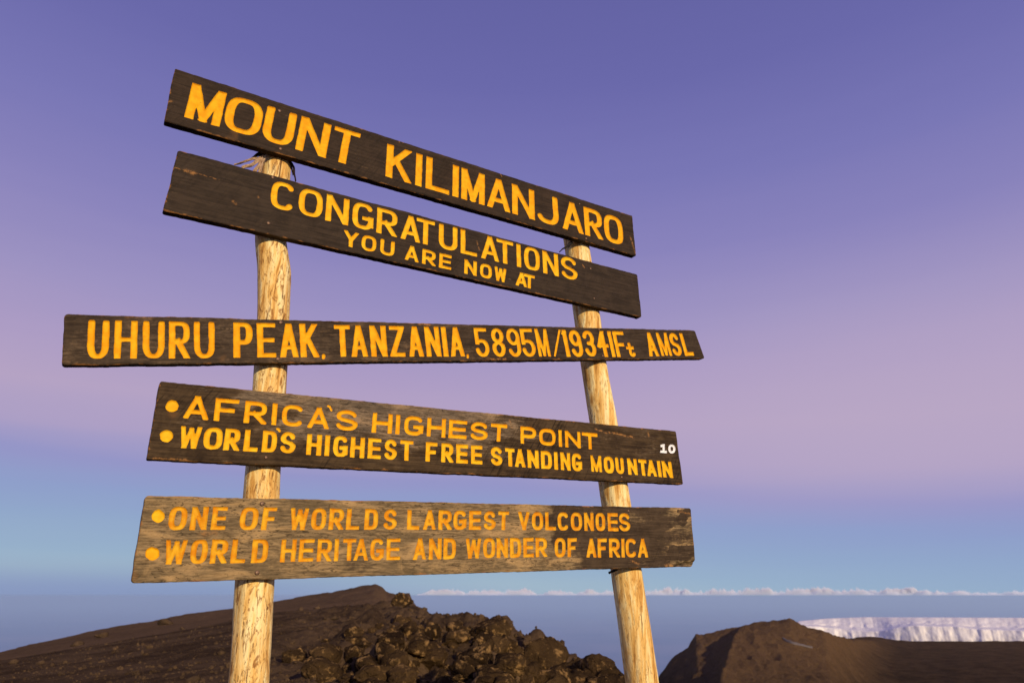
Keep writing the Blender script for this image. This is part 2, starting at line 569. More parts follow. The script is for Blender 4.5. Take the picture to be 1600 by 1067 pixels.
# ---------------------------------------------------------------- right hand hill and plateau, glacier, mountainside, plain
PLAT = -34.0
HILL = [(700, 1900), (800, 1650), (900, 1400), (960, 1250), (1000, 1140), (1022, 1082), (1030, 1052), (1052, 1024), (1075, 1010), (1087, 993), (1112, 990), (1140, 984), (1160, 979), (1178, 974), (1200, 972),
        (1218, 973), (1235, 970.5), (1252, 976), (1275, 984), (1300, 992), (1330, 999), (1370, 1003), (1430, 1006), (2400, 1010)]
hth, hel = to_az(HILL)


A_1100, A_1285, A_1400 = azel(1100, 1000)[0], azel(1285, 1000)[0], azel(1400, 1000)[0]
A_1150 = azel(1150, 1000)[0]
A_SPUR = azel(1163, 985)[0]


def hill_z(x, y):
    th = np.arctan2(x, y)
    r = np.hypot(x, y)
    flat = smooth01((th - A_1285) / (A_1400 - A_1285))
    rc = 300.0 + 230 * flat
    e = np.interp(th, hth, hel)
    zc = HC + rc * np.tan(e)
    left = smooth01((A_1100 - th) / 0.16)
    base = PLAT - 60 * left * left
    crest = np.minimum(zc, -2)
    up = np.clip((r - 228) / (rc - 228), 0, 1)
    z = base + (crest - base) * up ** (0.85 + 0.15 * flat)
    back = np.where(left > 0, np.minimum(crest, PLAT) - 20 * left, np.maximum(PLAT + 2, crest * flat + (PLAT + 2) * (1 - flat)))
    down = np.clip((r - rc) / 110, 0, 1)
    z = np.where(r > rc, crest + (back - crest) * smooth01(down), z)
    z = z - np.where(r > rc, 0.35 * (r - rc) * smooth01((A_1150 - th) / 0.05), 0)
    z = np.where(r < 228, base - 0.24 * (228 - r), z)
    hh = np.clip((crest - PLAT) / 17, 0, 1) * (1 - flat)
    env = np.sin(np.clip(up, 0, 1) * math.pi) * (r < rc)
    # a spur runs down from the crest: its left side in shade, scree slope on its right
    ts = A_SPUR - 0.045 * (1 - up)
    d = th - ts
    z = z + env * hh * (6.5 * np.exp(-np.maximum(d, 0) / 0.045) * np.exp(-np.maximum(-d, 0) / 0.012) - 1.5)
    rid = np.abs(fbm(x * 0.045 + 3, y * 0.02, 2.0, 4)) - 0.3
    z = z - 3.0 * rid * hh * env
    z = z + 0.5 * fbm(x * 0.08, y * 0.05, 5.0, 5, 0.6) * (0.3 + 1.0 * hh)
    z = z + (0.30 * fbm(x * 0.33, y * 0.33, 7.0, 4, 0.6) + 0.25 * np.maximum(vnoise(x * 0.7, y * 0.7, 3.0) - 0.45, 0) * 2) * (0.45 + 0.9 * hh)
    z = np.where(r > 700, z - 0.5 * (r - 700), z)
    return z


ht = np.linspace(azel(760, 1000)[0], 1.25, 600)
hr = np.concatenate([np.linspace(70, 225, 60), np.linspace(227, 330, 170), np.linspace(332, 560, 130), np.linspace(565, 760, 16)])
hg = polar_grid(ht, hr, hill_z)
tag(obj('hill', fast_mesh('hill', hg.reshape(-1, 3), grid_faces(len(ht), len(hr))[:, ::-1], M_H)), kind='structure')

# glacier
m_, t_, b_ = new_mat('glacier_ice', 0.55, 0.4)
ge = t_.add('ShaderNodeNewGeometry')
na = t_.noise(t_.mapping(ge.outputs['Position'], (0.35, 0.35, 0.09)), 1.2, 6, 0.66)
nb = t_.noise(t_.mapping(ge.outputs['Position'], (0.05, 0.05, 0.5)), 1.0, 4, 0.6)
c_ = t_.mix(t_.rng(na, 0.35, 0.62), (0.82, 0.78, 0.75, 1), (0.94, 0.90, 0.85, 1))
c_ = t_.mix(t_.rng(nb, 0.5, 0.72, 0, 0.35), c_, (0.74, 0.71, 0.70, 1))
t_.l.new(c_, b_.inputs['Base Color'])
bump(t_, b_, na, 0.4, 0.5)
M_I = m_
ns, prof = 900, []
gth = np.linspace(azel(1225, 968)[0], 1.2, ns)
tpx = np.linspace(0, 1, ns)


def glacier_rows():
    r0 = 572 + 16 * vnoise(gth * 10, 0.3) + 3.0 * fbm(gth * 17, 1.3, 0, 3) + 0.7 * fbm(gth * 110, 4.3, 0, 4)
    flute = 0.5 * np.abs(fbm(gth * 60, 2.0, 0.0, 6, 0.72)) * (0.6 + 0.6 * vnoise(gth * 22, 8.0))
    top_e = np.interp(gth, *to_az([(1225, 981), (1248, 971), (1290, 967), (1350, 964.3), (1450, 963.8), (1600, 964.2), (2400, 966)]))
    ztop = HC + 600 * np.tan(top_e)
    base_e = np.interp(gth, *to_az([(1225, 990), (1330, 1001), (1600, 1009), (2400, 1014)]))
    zb = HC + 572 * np.tan(base_e) - 3.0
    zmid = zb + 3 + (ztop - zb - 3) * (0.60 + 0.16 * fbm(gth * 14, 5.0, 0, 4))
    rows = []
    for k in range(26):                      # lower cliff
        f = k / 25.0
        rows.append((r0 + flute * (1.0 - 0.6 * f) + 3.5 * f * f + 0.35 * fbm(gth * 200, f * 4, 0, 4), zb + (zmid - zb) * f))
    for k in range(1, 6):                    # ledge
        f = k / 5.0
        rows.append((r0 + 3.5 + 14 * f + flute * (1 - f), zmid + (ztop - zmid) * 0.20 * f + 0.2 * vnoise(gth * 200, f * 3 + 9)))
    z2 = zmid + (ztop - zmid) * 0.20
    for k in range(1, 13):                   # upper wall
        f = k / 12.0
        rows.append((r0 + 17.5 + 9 * f + 0.8 * fbm(gth * 180, f * 3 + 20, 0, 3) * (1 - f), z2 + (ztop - z2) * f))
    for k in range(1, 8):                    # cap falling away behind
        f = k / 7.0
        rows.append((r0 + 26.5 + 70 * f, ztop + 0.3 * math.sin(f * 3.1) - 7 * f * f))
    return rows


rows = glacier_rows()
gv = np.stack([np.stack([R * np.sin(gth), R * np.cos(gth), Z], -1) for R, Z in rows], 1)
gl = obj('glacier', fast_mesh('glacier', gv.reshape(-1, 3), grid_faces(ns, len(rows))[:, ::-1], M_I))
tag(gl, kind='structure')

# snow patch lying in the gully of the hill
m_, t_, b_ = new_mat('old_snow', 0.7, 0.2)
n_ = t_.noise(t_.add('ShaderNodeTexCoord').outputs['Object'], 0.8, 4, 0.6)
t_.l.new(t_.mix(n_, (0.07, 0.052, 0.040, 1), (0.17, 0.145, 0.14, 1)), b_.inputs['Base Color'])
M_S = m_


def hill_hit(px, py):
    d = ray(px, py)
    d = d / math.hypot(d.x, d.y)
    rr = np.linspace(215, 520, 4000)
    k = np.nonzero(HC + rr * d.z < hill_z(rr * d.x, rr * d.y))[0]
    r = rr[k[0]] if len(k) else 290
    return Vector((r * d.x, r * d.y, float(hill_z(np.array([r * d.x]), np.array([r * d.y]))[0])))


line = [(1223, 997.5, 0.4), (1227, 1000, 1.5), (1231, 1002.5, 0.9), (1235, 1003, 1.7), (1240, 1005.5, 1.2), (1245, 1006, 1.6), (1250, 1008, 0.7), (1255, 1008.5, 1.0), (1261, 1010.5, 0.7), (1266, 1011.5, 0.8), (1270, 1012.5, 0.2)]
sv, sf = [], []
for (a, b, wd) in line:
    for k, q in enumerate((-1, -0.4, 0.4, 1)):
        p = hill_hit(a, b + q * wd)
        sv.append(p + Vector((0, 0, 0.05 if abs(q) == 1 else 0.55)))
c0 = sum(sv, Vector()) / len(sv)
sv = [v - c0 for v in sv]
for i in range(len(line) - 1):
    for k in range(3):
        sf.append((i * 4 + k, i * 4 + k + 1, i * 4 + k + 5, i * 4 + k + 4))
so = obj('snow_patch', mesh_from('snow_patch', sv, sf, True, M_S), loc=c0)
tag(so, 'thin streak of old snow lying on the bare brown hillside', 'snow')

# outer mountainside and the plain far below
PLAIN = -1000.0
ft = np.linspace(-math.pi, math.pi, 260)[:-1]
fr = np.concatenate([[150, 185], np.geomspace(230, 5200, 40)])


def flank_z(x, y):
    r = np.hypot(x, y)
    f = np.clip((r - 150) / 5000, 0, 1)
    return -125 + (PLAIN - 20 + 125) * (1 - (1 - f) ** 1.35) + 0.05 * (r - 150) * 0.3 * fbm(x * 0.002, y * 0.002, 3.0, 4)


fg = polar_grid(ft, fr, flank_z)
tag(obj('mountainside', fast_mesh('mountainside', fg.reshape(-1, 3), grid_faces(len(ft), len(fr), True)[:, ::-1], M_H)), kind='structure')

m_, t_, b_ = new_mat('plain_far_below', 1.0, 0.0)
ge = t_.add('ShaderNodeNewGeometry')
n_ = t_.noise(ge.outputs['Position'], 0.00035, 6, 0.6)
t_.l.new(t_.mix(t_.rng(n_, 0.35, 0.65), (0.16, 0.22, 0.42, 1), (0.26, 0.28, 0.46, 1)), b_.inputs['Base Color'])  # blue of the hazy air is put into the plain's base colour
pr = np.concatenate([[100], np.geomspace(4000, 130000, 40)])
pt = np.linspace(-math.pi, math.pi, 361)[:-1]
pg = polar_grid(pt, pr, lambda x, y: np.full(x.shape, PLAIN))
tag(obj('plain', fast_mesh('plain', pg.reshape(-1, 3), grid_faces(len(pt), len(pr), True)[:, ::-1], m_)), kind='structure')

# the air over the plain
hz = 131000.0
hv = [(x, y, z) for z in (PLAIN - 1, 6.0) for y in (-hz, hz) for x in (-hz, hz)]
hf = [(0, 2, 3, 1), (4, 5, 7, 6), (0, 1, 5, 4), (2, 6, 7, 3), (0, 4, 6, 2), (1, 3, 7, 5)]
hm = bpy.data.materials.new('haze_air')
hm.use_nodes = True
t = NT(hm.node_tree)
for n in list(t.n):
    if n.type != 'OUTPUT_MATERIAL':
        t.n.remove(n)
pv = t.add('ShaderNodeVolumePrincipled')
pv.inputs['Color'].default_value = (0.66, 0.88, 1.0, 1)
pv.inputs['Density'].default_value = 5.0e-5
pv.inputs['Anisotropy'].default_value = 0.15
t.l.new(pv.outputs[0], [n for n in t.n if n.type == 'OUTPUT_MATERIAL'][0].inputs['Volume'])
haze = obj('haze', mesh_from('haze', hv, hf, False, hm))
tag(haze, kind='stuff')

# bank of small cumulus along the horizon, beyond the haze
CD = 195000.0
pxm = CD / FPX
rng = np.random.default_rng(5)
m_ = bpy.data.materials.new('cloud_vapour')
m_.use_nodes = True
t_ = NT(m_.node_tree)
for n in list(t_.n):
    if n.type != 'OUTPUT_MATERIAL':
        t_.n.remove(n)
ge = t_.add('ShaderNodeNewGeometry')
sp_ = t_.add('ShaderNodeSeparateXYZ')
t_.l.new(ge.outputs['Position'], sp_.inputs[0])
flat_ = t_.mapping(ge.outputs['Position'], (1, 1, 0))
h1 = t_.noise(flat_, 1 / 4600.0, 4, 0.6)                      # towers
h2 = t_.noise(ge.outputs['Position'], 1 / 1250.0, 5, 0.6)    # billows
h3 = t_.noise(flat_, 1 / 45000.0, 2, 0.5)                     # longer swells of the bank
top_ = t_.math('MULTIPLY', t_.rng(h1, 0.36, 0.74), t_.rng(h3, 0.30, 0.66, 800, 2500, False))
top_ = t_.math('ADD', top_, 200.0)
top_ = t_.math('ADD', top_, t_.math('MULTIPLY', t_.math('SUBTRACT', h2, 0.5), 2300.0))
den = t_.rng(t_.math('SUBTRACT', top_, sp_.outputs[2]), -60.0, 420.0, 0.0, 0.0022)
den = t_.math('MULTIPLY', den, t_.rng(sp_.outputs[2], -150.0, 750.0, 0.12, 1.0))
vs = t_.add('ShaderNodeVolumeScatter')
vs.inputs['Color'].default_value = (0.98, 0.975, 0.99, 1)
vs.inputs['Anisotropy'].default_value = 0.0
t_.l.new(den, vs.inputs['Density'])
t_.l.new(vs.outputs[0], [n for n in t_.n if n.type == 'OUTPUT_MATERIAL'][0].inputs['Volume'])
m_.cycles.volume_step_rate = 0.012
M_CL = m_
caz = np.linspace(azel(652, 925)[0], azel(2300, 925)[0], 240)
ends = smooth01(np.arange(240) / 10.0)
cv = []
for k, a in enumerate(caz):
    for rr, zz in ((CD, -200.0), (CD, 2900.0 * ends[k] + 300), (CD + 6000, 2900.0 * ends[k] + 300), (CD + 6000, -200.0)):
        cv.append((rr * math.sin(a), rr * math.cos(a), zz))
cf = []
for k in range(239):
    for q in range(4):
        cf.append((k * 4 + q, k * 4 + (q + 1) % 4, k * 4 + 4 + (q + 1) % 4, k * 4 + 4 + q))
cf.append((3, 2, 1, 0))
cf.append((239 * 4, 239 * 4 + 1, 239 * 4 + 2, 239 * 4 + 3))
cl = mesh_from('cloud_bank', cv, [f[::-1] for f in cf], False, M_CL)
tag(obj('cloud_bank', cl), 'low bank of small pinkish cumulus clouds along the horizon', 'clouds', kind='stuff')


# ---------------------------------------------------------------- rocks on the ridge
def rock_mesh(name, seed, sub, mat, squash=0.75, cuts=13):
    r_ = np.random.default_rng(seed)
    bm = bmesh.new()
    bmesh.ops.create_icosphere(bm, subdivisions=sub, radius=1.0)
    co = np.array([v.co[:] for v in bm.verts])
    d = co / np.linalg.norm(co, axis=1)[:, None]
    rad = np.ones(len(d))
    for k in range(cuts):                                   # broken faces
        nrm = r_.normal(size=3)
        nrm /= np.linalg.norm(nrm)
        off = r_.uniform(0.48, 0.86)
        dd = d @ nrm
        lim = np.where(dd > 0.05, off / np.maximum(dd, 0.05), 9)
        rad = np.minimum(rad, lim)
    rad = rad * (1 + 0.08 * fbm(d[:, 0] * 2 + seed, d[:, 1] * 2, d[:, 2] * 2, 3) + 0.045 * fbm(d[:, 0] * 6 + seed, d[:, 1] * 7, d[:, 2] * 7, 3))
    co = d * rad[:, None] * np.array([1.0, 0.85, squash])
    for v, c in zip(bm.verts, co):
        v.co = c
    me = bpy.data.meshes.new(name)
    bm.to_mesh(me)
    bm.free()
    me.materials.append(mat)
    me.polygons.foreach_set('use_smooth', [sub >= 3] * len(me.polygons))
    me.update()
    return me


ROCKS = [rock_mesh('boulder', 10 + k, 4, M_R, [0.8, 0.62, 0.95, 0.7, 0.85, 0.55][k]) for k in range(6)]
PALES = [rock_mesh('pale_stone', 40 + k, 3, M_R2, [0.6, 0.5, 0.7][k]) for k in range(3)]
rnd = random.Random(11)


def place_rock(px, py, wpx, me, name, label, group=None, sink=0.45, tall=1.0, cat='boulder'):
    """set a rock on the ground seen at this spot, wpx photo pixels wide at its range"""
    p = ground_hit(px, py)
    if p is None:
        return None
    dist = (p - cam.location).length
    rad = wpx / FPX * dist * 0.5
    o = obj(name, me)
    o.rotation_euler = (rnd.uniform(-0.3, 0.3), rnd.uniform(-0.3, 0.3), rnd.uniform(0, 6.28))
    o.scale = (rad, rad, rad * tall)
    o.location = (p.x, p.y, p.z + rad * tall * 0.7 * (1 - 2 * sink))
    tag(o, label, cat, group)
    return o


NAMED = [
    (931, 1064, 76, 0, 0.5, 1.15, 'round dark boulder at the low right end of the ridge, nearest the right post'),
    (850, 1036, 84, 2, 0.5, 0.95, 'big boulder with a sunlit domed top, left of the round end boulder on the ridge'),
    (766, 988, 68, 4, 0.5, 0.8, 'flat-topped tan boulder on the skyline above the pale-topped block'),
    (752, 1030, 66, 5, 0.4, 1.1, 'boulder with a pale cream top in the middle of the rock jumble'),
    (716, 980, 56, 1, 0.5, 0.8, 'low hump-shaped boulder on the skyline, left of the flat-topped tan one'),
    (866, 1076, 62, 3, 0.45, 0.9, 'dark square block at the bottom edge below the domed boulder'),
    (800, 1052, 62, 0, 0.42, 1.0, 'steep brown boulder in shade below the pale-topped block'),
    (628, 948, 34, 3, 0.15, 1.0, 'small craggy outcrop stone sunlit orange just under the hill top'),
    (668, 1040, 74, 1, 0.35, 0.9, 'broad humped boulder low in the jumble, midway between the posts'),
    (620, 1058, 70, 2, 0.35, 0.9, 'lumpy boulder at the bottom edge left of the midway humped one'),
]
for (px, py, wpx, k, sink, tall, lab) in NAMED:
    place_rock(px, py, wpx, ROCKS[k], 'boulder', lab, None, sink, tall)

GRP_L = 'one of many brown lava rocks jumbled together on the ridge between the posts'
GRP = 'lava rocks jumbled on the ridge between the posts'
cnt = 0
for _ in range(900):
    px = rnd.uniform(455, 985)
    low = np.interp(px, [455, 640, 700, 800, 880, 985], [968, 952, 972, 990, 1030, 1062])
    py = rnd.uniform(low + 13, 1085)
    if rnd.random() > np.interp(px, [455, 560, 650, 985], [0.15, 0.45, 1, 1]):
        continue
    t = (py - low) / max(1085 - low, 1)
    wpx = 12 + 40 * rnd.random() ** 2.2 * (0.6 + 0.9 * t) + 12 * t
    if place_rock(px, py, wpx, ROCKS[rnd.randrange(6)], 'lava_rock', GRP_L, GRP, rnd.uniform(0.3, 0.55), rnd.uniform(0.75, 1.1), 'rock'):
        cnt += 1
    if cnt >= 230:
        break

PL = 'one of several pale stones scattered on the dark slope either side of the left post'
for (px, py, wpx) in [(470, 952, 12), (495, 951, 14), (520, 967, 18), (508, 966, 9), (258, 975, 26), (120, 1008, 20), (160, 995, 22), (62, 1037, 12), (20, 1036, 16), (285, 983, 10),
                      (328, 997, 8), (455, 1005, 8), (300, 1064, 22), (572, 1064, 10), (612, 986, 16), (655, 966, 14), (462, 1035, 8), (180, 1014, 9), (232, 1010, 7), (95, 1052, 9)]:
    place_rock(px, py, wpx, PALES[rnd.randrange(3)], 'pale_stone', PL, 'pale stones on the dark slope', 0.35, 0.9, 'stone')

# loose small stones over the slope: one mass
bm = bmesh.new()
bmesh.ops.create_icosphere(bm, subdivisions=1, radius=1.0)
i1v = np.array([v.co[:] for v in bm.verts])
i1f = np.array([[v.index for v in f.verts] for f in bm.faces])
bm.free()
N = 9000
th = rng.uniform(-0.75, 0.20, N)
r = 6 * (34 / 6) ** rng.uniform(0, 1, N)
X, Y = r * np.sin(th), r * np.cos(th)
Z = ground_z(X, Y)
ok = r < np.interp(th, bth, brr) * 1.02
X, Y, Z, r, th = X[ok], Y[ok], Z[ok], r[ok], th[ok]
N = len(X)
size = np.exp(rng.normal(-3.45, 0.5, N)) * (0.6 + 1.4 * smooth01((th + 0.3) / 0.3))
size = np.minimum(size, 0.0042 * r)
V = i1v[None] * (1 + 0.20 * rng.uniform(-1, 1, (N, len(i1v), 1)))
V = V * size[:, None, None] * rng.uniform(0.6, 1.2, (N, 1, 3)) + np.stack([X, Y, Z + size * 0.2], -1)[:, None]
F = (i1f[None] + (np.arange(N) * len(i1v))[:, None, None]).reshape(-1, 3)
tag(obj('loose_stones', mesh_from('loose_stones', V.reshape(-1, 3), F.tolist(), False, M_G)),
    'loose gravel and small stones strewn over the dark volcanic slope', 'gravel', kind='stuff')

# ---------------------------------------------------------------- the sign
PSI = math.radians(59.5)
UX = Vector((math.sin(PSI), math.cos(PSI), 0))           # along the boards, left to right
NX = Vector((math.cos(PSI), -math.sin(PSI), 0))          # out of the front of the boards
d0 = ray(395, 960)
P0 = Vector((d0.x, d0.y, 0)) / math.hypot(d0.x, d0.y) * 2.40
T = 0.031                                                 # board thickness


def on_plane(px, py, off=0.0):
    """where the ray through a photo pixel meets the plane of the boards (moved out by off)"""
    d = ray(px, py)
    o = cam.location
    k = ((P0 + NX * off) - o).dot(NX) / d.dot(NX)
    return o + d * k


def uv(px, py):
    p = on_plane(px, py)
    return np.array([(p - P0).dot(UX), p.z])


sign_base = on_plane(380, 1300, -0.1)
sign_base.z = 0.0
sign = link(bpy.data.objects.new('summit_sign', None))
sign.location = sign_base
sign.empty_display_size = 0.3
tag(sign, 'wooden summit signpost of five dark boards with carved yellow lettering on two peeled poles', 'signpost')
bpy.context.view_layer.update()


def child(name, me, parent, mw):
    o = link(bpy.data.objects.new(name, me))
    o.parent = parent
    o.matrix_parent_inverse = Matrix.Identity(4)
    o.matrix_basis = parent['_mw_inv'] @ mw if False else (MW[parent.name].inverted() @ mw)
    MW[o.name] = mw
    return o


MW = {sign.name: Matrix.Translation(sign_base)}

# posts: (row, centre, width) in photo pixels, reconstructed on the plane just behind the boards
POSTS = [
    ([(175, 434.5, 45), (265, 432, 46.5), (345, 424.5, 48), (380, 422.5, 49), (420, 429, 52.5), (490, 428, 50.5), (575, 423, 52), (610, 421, 52.5), (735, 411.5, 55.5),
      (774, 409.5, 58), (908, 398, 63), (1000, 393, 64), (1067, 388.7, 65.5)], M_P1, 'lumpy peeled pole with a bend under the second board'),
    ([(325, 892, 38), (395, 902.5, 39), (495, 917, 41), (575, 928.5, 40), (655, 942, 44), (760, 958.5, 45.5), (895, 979, 49), (1067, 1003.7, 52.5)], M_P2, 'smoother pale pole leaning to the left'),
]
for pk, (pts, mat, lab) in enumerate(POSTS):
    ctr, rad = [], []
    for (py, px, wd) in pts:
        rr = 0.07
        for _ in range(3):
            p = on_plane(px, py, -(T + rr * 0.98))
            dep = (p - cam.location).dot(Vector((0, CP, SP)))
            slant = math.hypot(1, (px - 800) / FPX)
            rr = 0.5 * wd / FPX * dep / slant * 1.0
        ctr.append(p)
        rad.append(rr)
    zs = np.array([p.z for p in ctr])[::-1]
    xs = np.array([[p.x, p.y] for p in ctr])[::-1]
    rd = np.array(rad)[::-1]
    slope = (xs[1] - xs[0]) / (zs[1] - zs[0])
    zb = -0.25
    zs = np.concatenate([[zb], zs])
    xs = np.concatenate([[xs[0] + slope * (zb - zs[1])], xs])
    rd = np.concatenate([[rd[0] * 1.03], rd])
    zz = np.linspace(zs[0], zs[-1], 300)
    # smooth the knots
    def sm(v):
        a = np.interp(zz, zs, v)
        k = 7
        ap = np.concatenate([2 * a[0] - a[k:0:-1], a, 2 * a[-1] - a[-2:-k - 2:-1]])
        ker = np.hanning(2 * k + 1)
        return np.convolve(ap, ker / ker.sum(), 'valid')[:len(zz)]
    cx, cy, cr = sm(xs[:, 0]), sm(xs[:, 1]), sm(rd)
    na = 72
    base = Vector((cx[0], cy[0], zz[0]))
    V, F = [], []
    ang = np.linspace(0, 2 * math.pi, na, endpoint=False)
    lump = (0.035 if pk == 0 else 0.014)
    for k, z in enumerate(zz):
        rr = cr[k] * (1 + lump * fbm(np.cos(ang) * 1.3 + pk * 9, np.sin(ang) * 1.3, z * 6, 3) + 0.012 * vnoise(np.cos(ang) * 7, np.sin(ang) * 7 + pk * 5, z * 3))
        V.append(np.stack([cx[k] + rr * np.cos(ang) - base.x, cy[k] + rr * np.sin(ang) - base.y, np.full(na, z - base.z)], -1))
    V = np.concatenate(V)
    F = []
    for k in range(len(zz) - 1):
        for a in range(na):
            a2 = (a + 1) % na
            F.append((k * na + a, k * na + a2, (k + 1) * na + a2, (k + 1) * na + a))
    F.append(tuple(range(na - 1, -1, -1)))
    F.append(tuple((len(zz) - 1) * na + a for a in range(na)))
    po = child('post', mesh_from('post', V, F, True, mat), sign, Matrix.Translation(base))
    po['label'] = lab
    if pk == 1:
        right_post = po

# ------------------------------------------------------------- hand routed alphabet: strokes in a unit box
def arc(cx, cy, rx, ry, a0, a1, n=14):
    return [(cx + rx * math.cos(math.radians(a0 + (a1 - a0) * i / n)), cy + ry * math.sin(math.radians(a0 + (a1 - a0) * i / n))) for i in range(n + 1)]


def sup(a0, a1, n=40, p=2.9, cx=0.5, cy=0.5, rx=0.5, ry=0.5):
    out = []
    for i in range(n + 1):
        a = math.radians(a0 + (a1 - a0) * i / n)
        c, s = math.cos(a), math.sin(a)
        out.append((cx + rx * math.copysign(abs(c) ** (2 / p), c), cy + ry * math.copysign(abs(s) ** (2 / p), s)))
    return out


G = {
    'A': [('L', (0, -.02), (.5, 1.06)), ('L', (1, -.02), (.5, 1.06)), ('L', (.22, .26), (.78, .26))],
    'C': [('C', sup(42, 318, 36))],
    'D': [('L', (0, 0), (0, 1)), ('C', [(0, 1), (.45, 1)] + sup(75, -75, 24, 3.0) + [(.45, 0), (0, 0)])],
    'E': [('L', (0, 0), (0, 1)), ('L', (0, 1), (1, 1)), ('L', (0, .5), (.92, .5)), ('L', (0, 0), (1, 0))],
    'F': [('L', (0, 0), (0, 1)), ('L', (0, 1), (1, 1)), ('L', (0, .48), (.80, .48))],
    'G': [('C', sup(42, 325, 36) + [(1, .28)]), ('L', (1, .16), (1, .42)), ('L', (.58, .42), (1, .42))],
    'H': [('L', (0, 0), (0, 1)), ('L', (1, 0), (1, 1)), ('L', (0, .5), (1, .5))],
    'I': [('L', (.5, 0), (.5, 1))],
    'J': [('C', [(.92, 1), (.94, .45)] + sup(0, -150, 18, 2.4, .47, .34, .48, .34))],
    'K': [('L', (0, 0), (0, 1)), ('L', (.0, .36), (.95, 1.05)), ('L', (.34, .58), (1, -.05))],
    'L': [('L', (0, 0), (0, 1)), ('L', (0, 0), (1, 0))],
    'M': [('L', (0, 0), (0, 1)), ('L', (1, 0), (1, 1)), ('L', (.0, 1.06), (.5, .02)), ('L', (1, 1.06), (.5, .02))],
    'N': [('L', (0, 0), (0, 1)), ('L', (1, 0), (1, 1)), ('L', (.0, 1.05), (1, -.05))],
    'O': [('C', sup(0, 360, 56))],
    'P': [('L', (0, 0), (0, 1)), ('C', [(0, 1), (.5, 1)] + sup(80, -80, 18, 2.7, .5, .71, .5, .29) + [(.5, .42), (0, .42)])],
    'R': [('L', (0, 0), (0, 1)), ('C', [(0, 1), (.5, 1)] + sup(80, -80, 18, 2.7, .5, .72, .5, .28) + [(.5, .44), (0, .44)]), ('L', (.42, .46), (1, -.05))],
    'S': [('C', arc(.5, .73, .47, .27, 22, 180, 16) + [(.06, .64), (.22, .54), (.5, .49), (.80, .43), (.97, .33)] + arc(.5, .27, .5, .27, 10, -160, 18))],
    'T': [('L', (0, 1), (1, 1)), ('L', (.5, 0), (.5, 1))],
    'U': [('C', [(0, 1), (0, .5)] + sup(180, 360, 28, 2.5, .5, .36, .5, .36) + [(1, .5), (1, 1)])],
    'V': [('L', (0, 1.02), (.5, -.05)), ('L', (1, 1.02), (.5, -.05))],
    'W': [('L', (0, 1), (.20, -.04)), ('L', (1, 1), (.80, -.04)), ('L', (.52, .92), (.20, -.04)), ('L', (.52, .92), (.80, -.04))],
    'Y': [('L', (0, 1.03), (.5, .45)), ('L', (1, 1.03), (.5, .45)), ('L', (.5, 0), (.5, .47))],
    'Z': [('L', (0, 1), (1, 1)), ('L', (1, 1.0), (0, 0)), ('L', (0, 0), (1, 0))],
    '1': [('L', (.62, 0), (.62, 1)), ('L', (.62, .98), (.15, .93))],
    '3': [('C', arc(.48, .75, .50, .25, 165, 0, 14) + arc(.5, .75, .48, .24, 0, -75, 8) + [(.35, .515), (.6, .51)] + arc(.5, .27, .5, .25, 70, -165, 20))],
    '4': [('L', (.62, 0), (.62, 1.0)), ('L', (.66, 1.05), (.0, .42)), ('L', (.0, .42), (1.0, .42))],
    '5': [('L', (.0, 1), (.95, 1)), ('L', (.0, 1), (.0, .50)), ('C', [(0, .55), (.5, .56)] + arc(.48, .28, .52, .28, 65, -165, 22))],
    '8': [('C', arc(.5, .76, .46, .24, -40, 220, 24) + [(.5, .52), (.85, .42)] + arc(.5, .26, .5, .26, 25, -205, 26) + [(.15, .42), (.5, .52), (.853, .606)])],
    '9': [('C', arc(.5, .73, .49, .27, 0, 360, 30)), ('C', [(.99, .73), (1.0, .3)] + arc(.5, .27, .5, .27, 0, -160, 18))],
    '0': [('C', sup(0, 360, 40, 2.3))],
    't': [('C', [(.38, 1), (.38, .3)] + arc(.68, .24, .30, .24, 180, 330, 10)), ('L', (0, .66), (.85, .66))],
    '/': [('L', (0, 0), (1, 1))],
    ',': [('C', [(.45, .85), (.62, .55), (.35, .0)])],
    "'": [('C', [(0, 1), (.55, .85), (1, .1)])],
    '*': [('C', [(.5, .5), (.5001, .5)])],
    '!': [('L', (.55, 0), (.55, 1)), ('L', (.55, 1), (.12, .9)), ('L', (0.0, 0), (1, 0))],
}

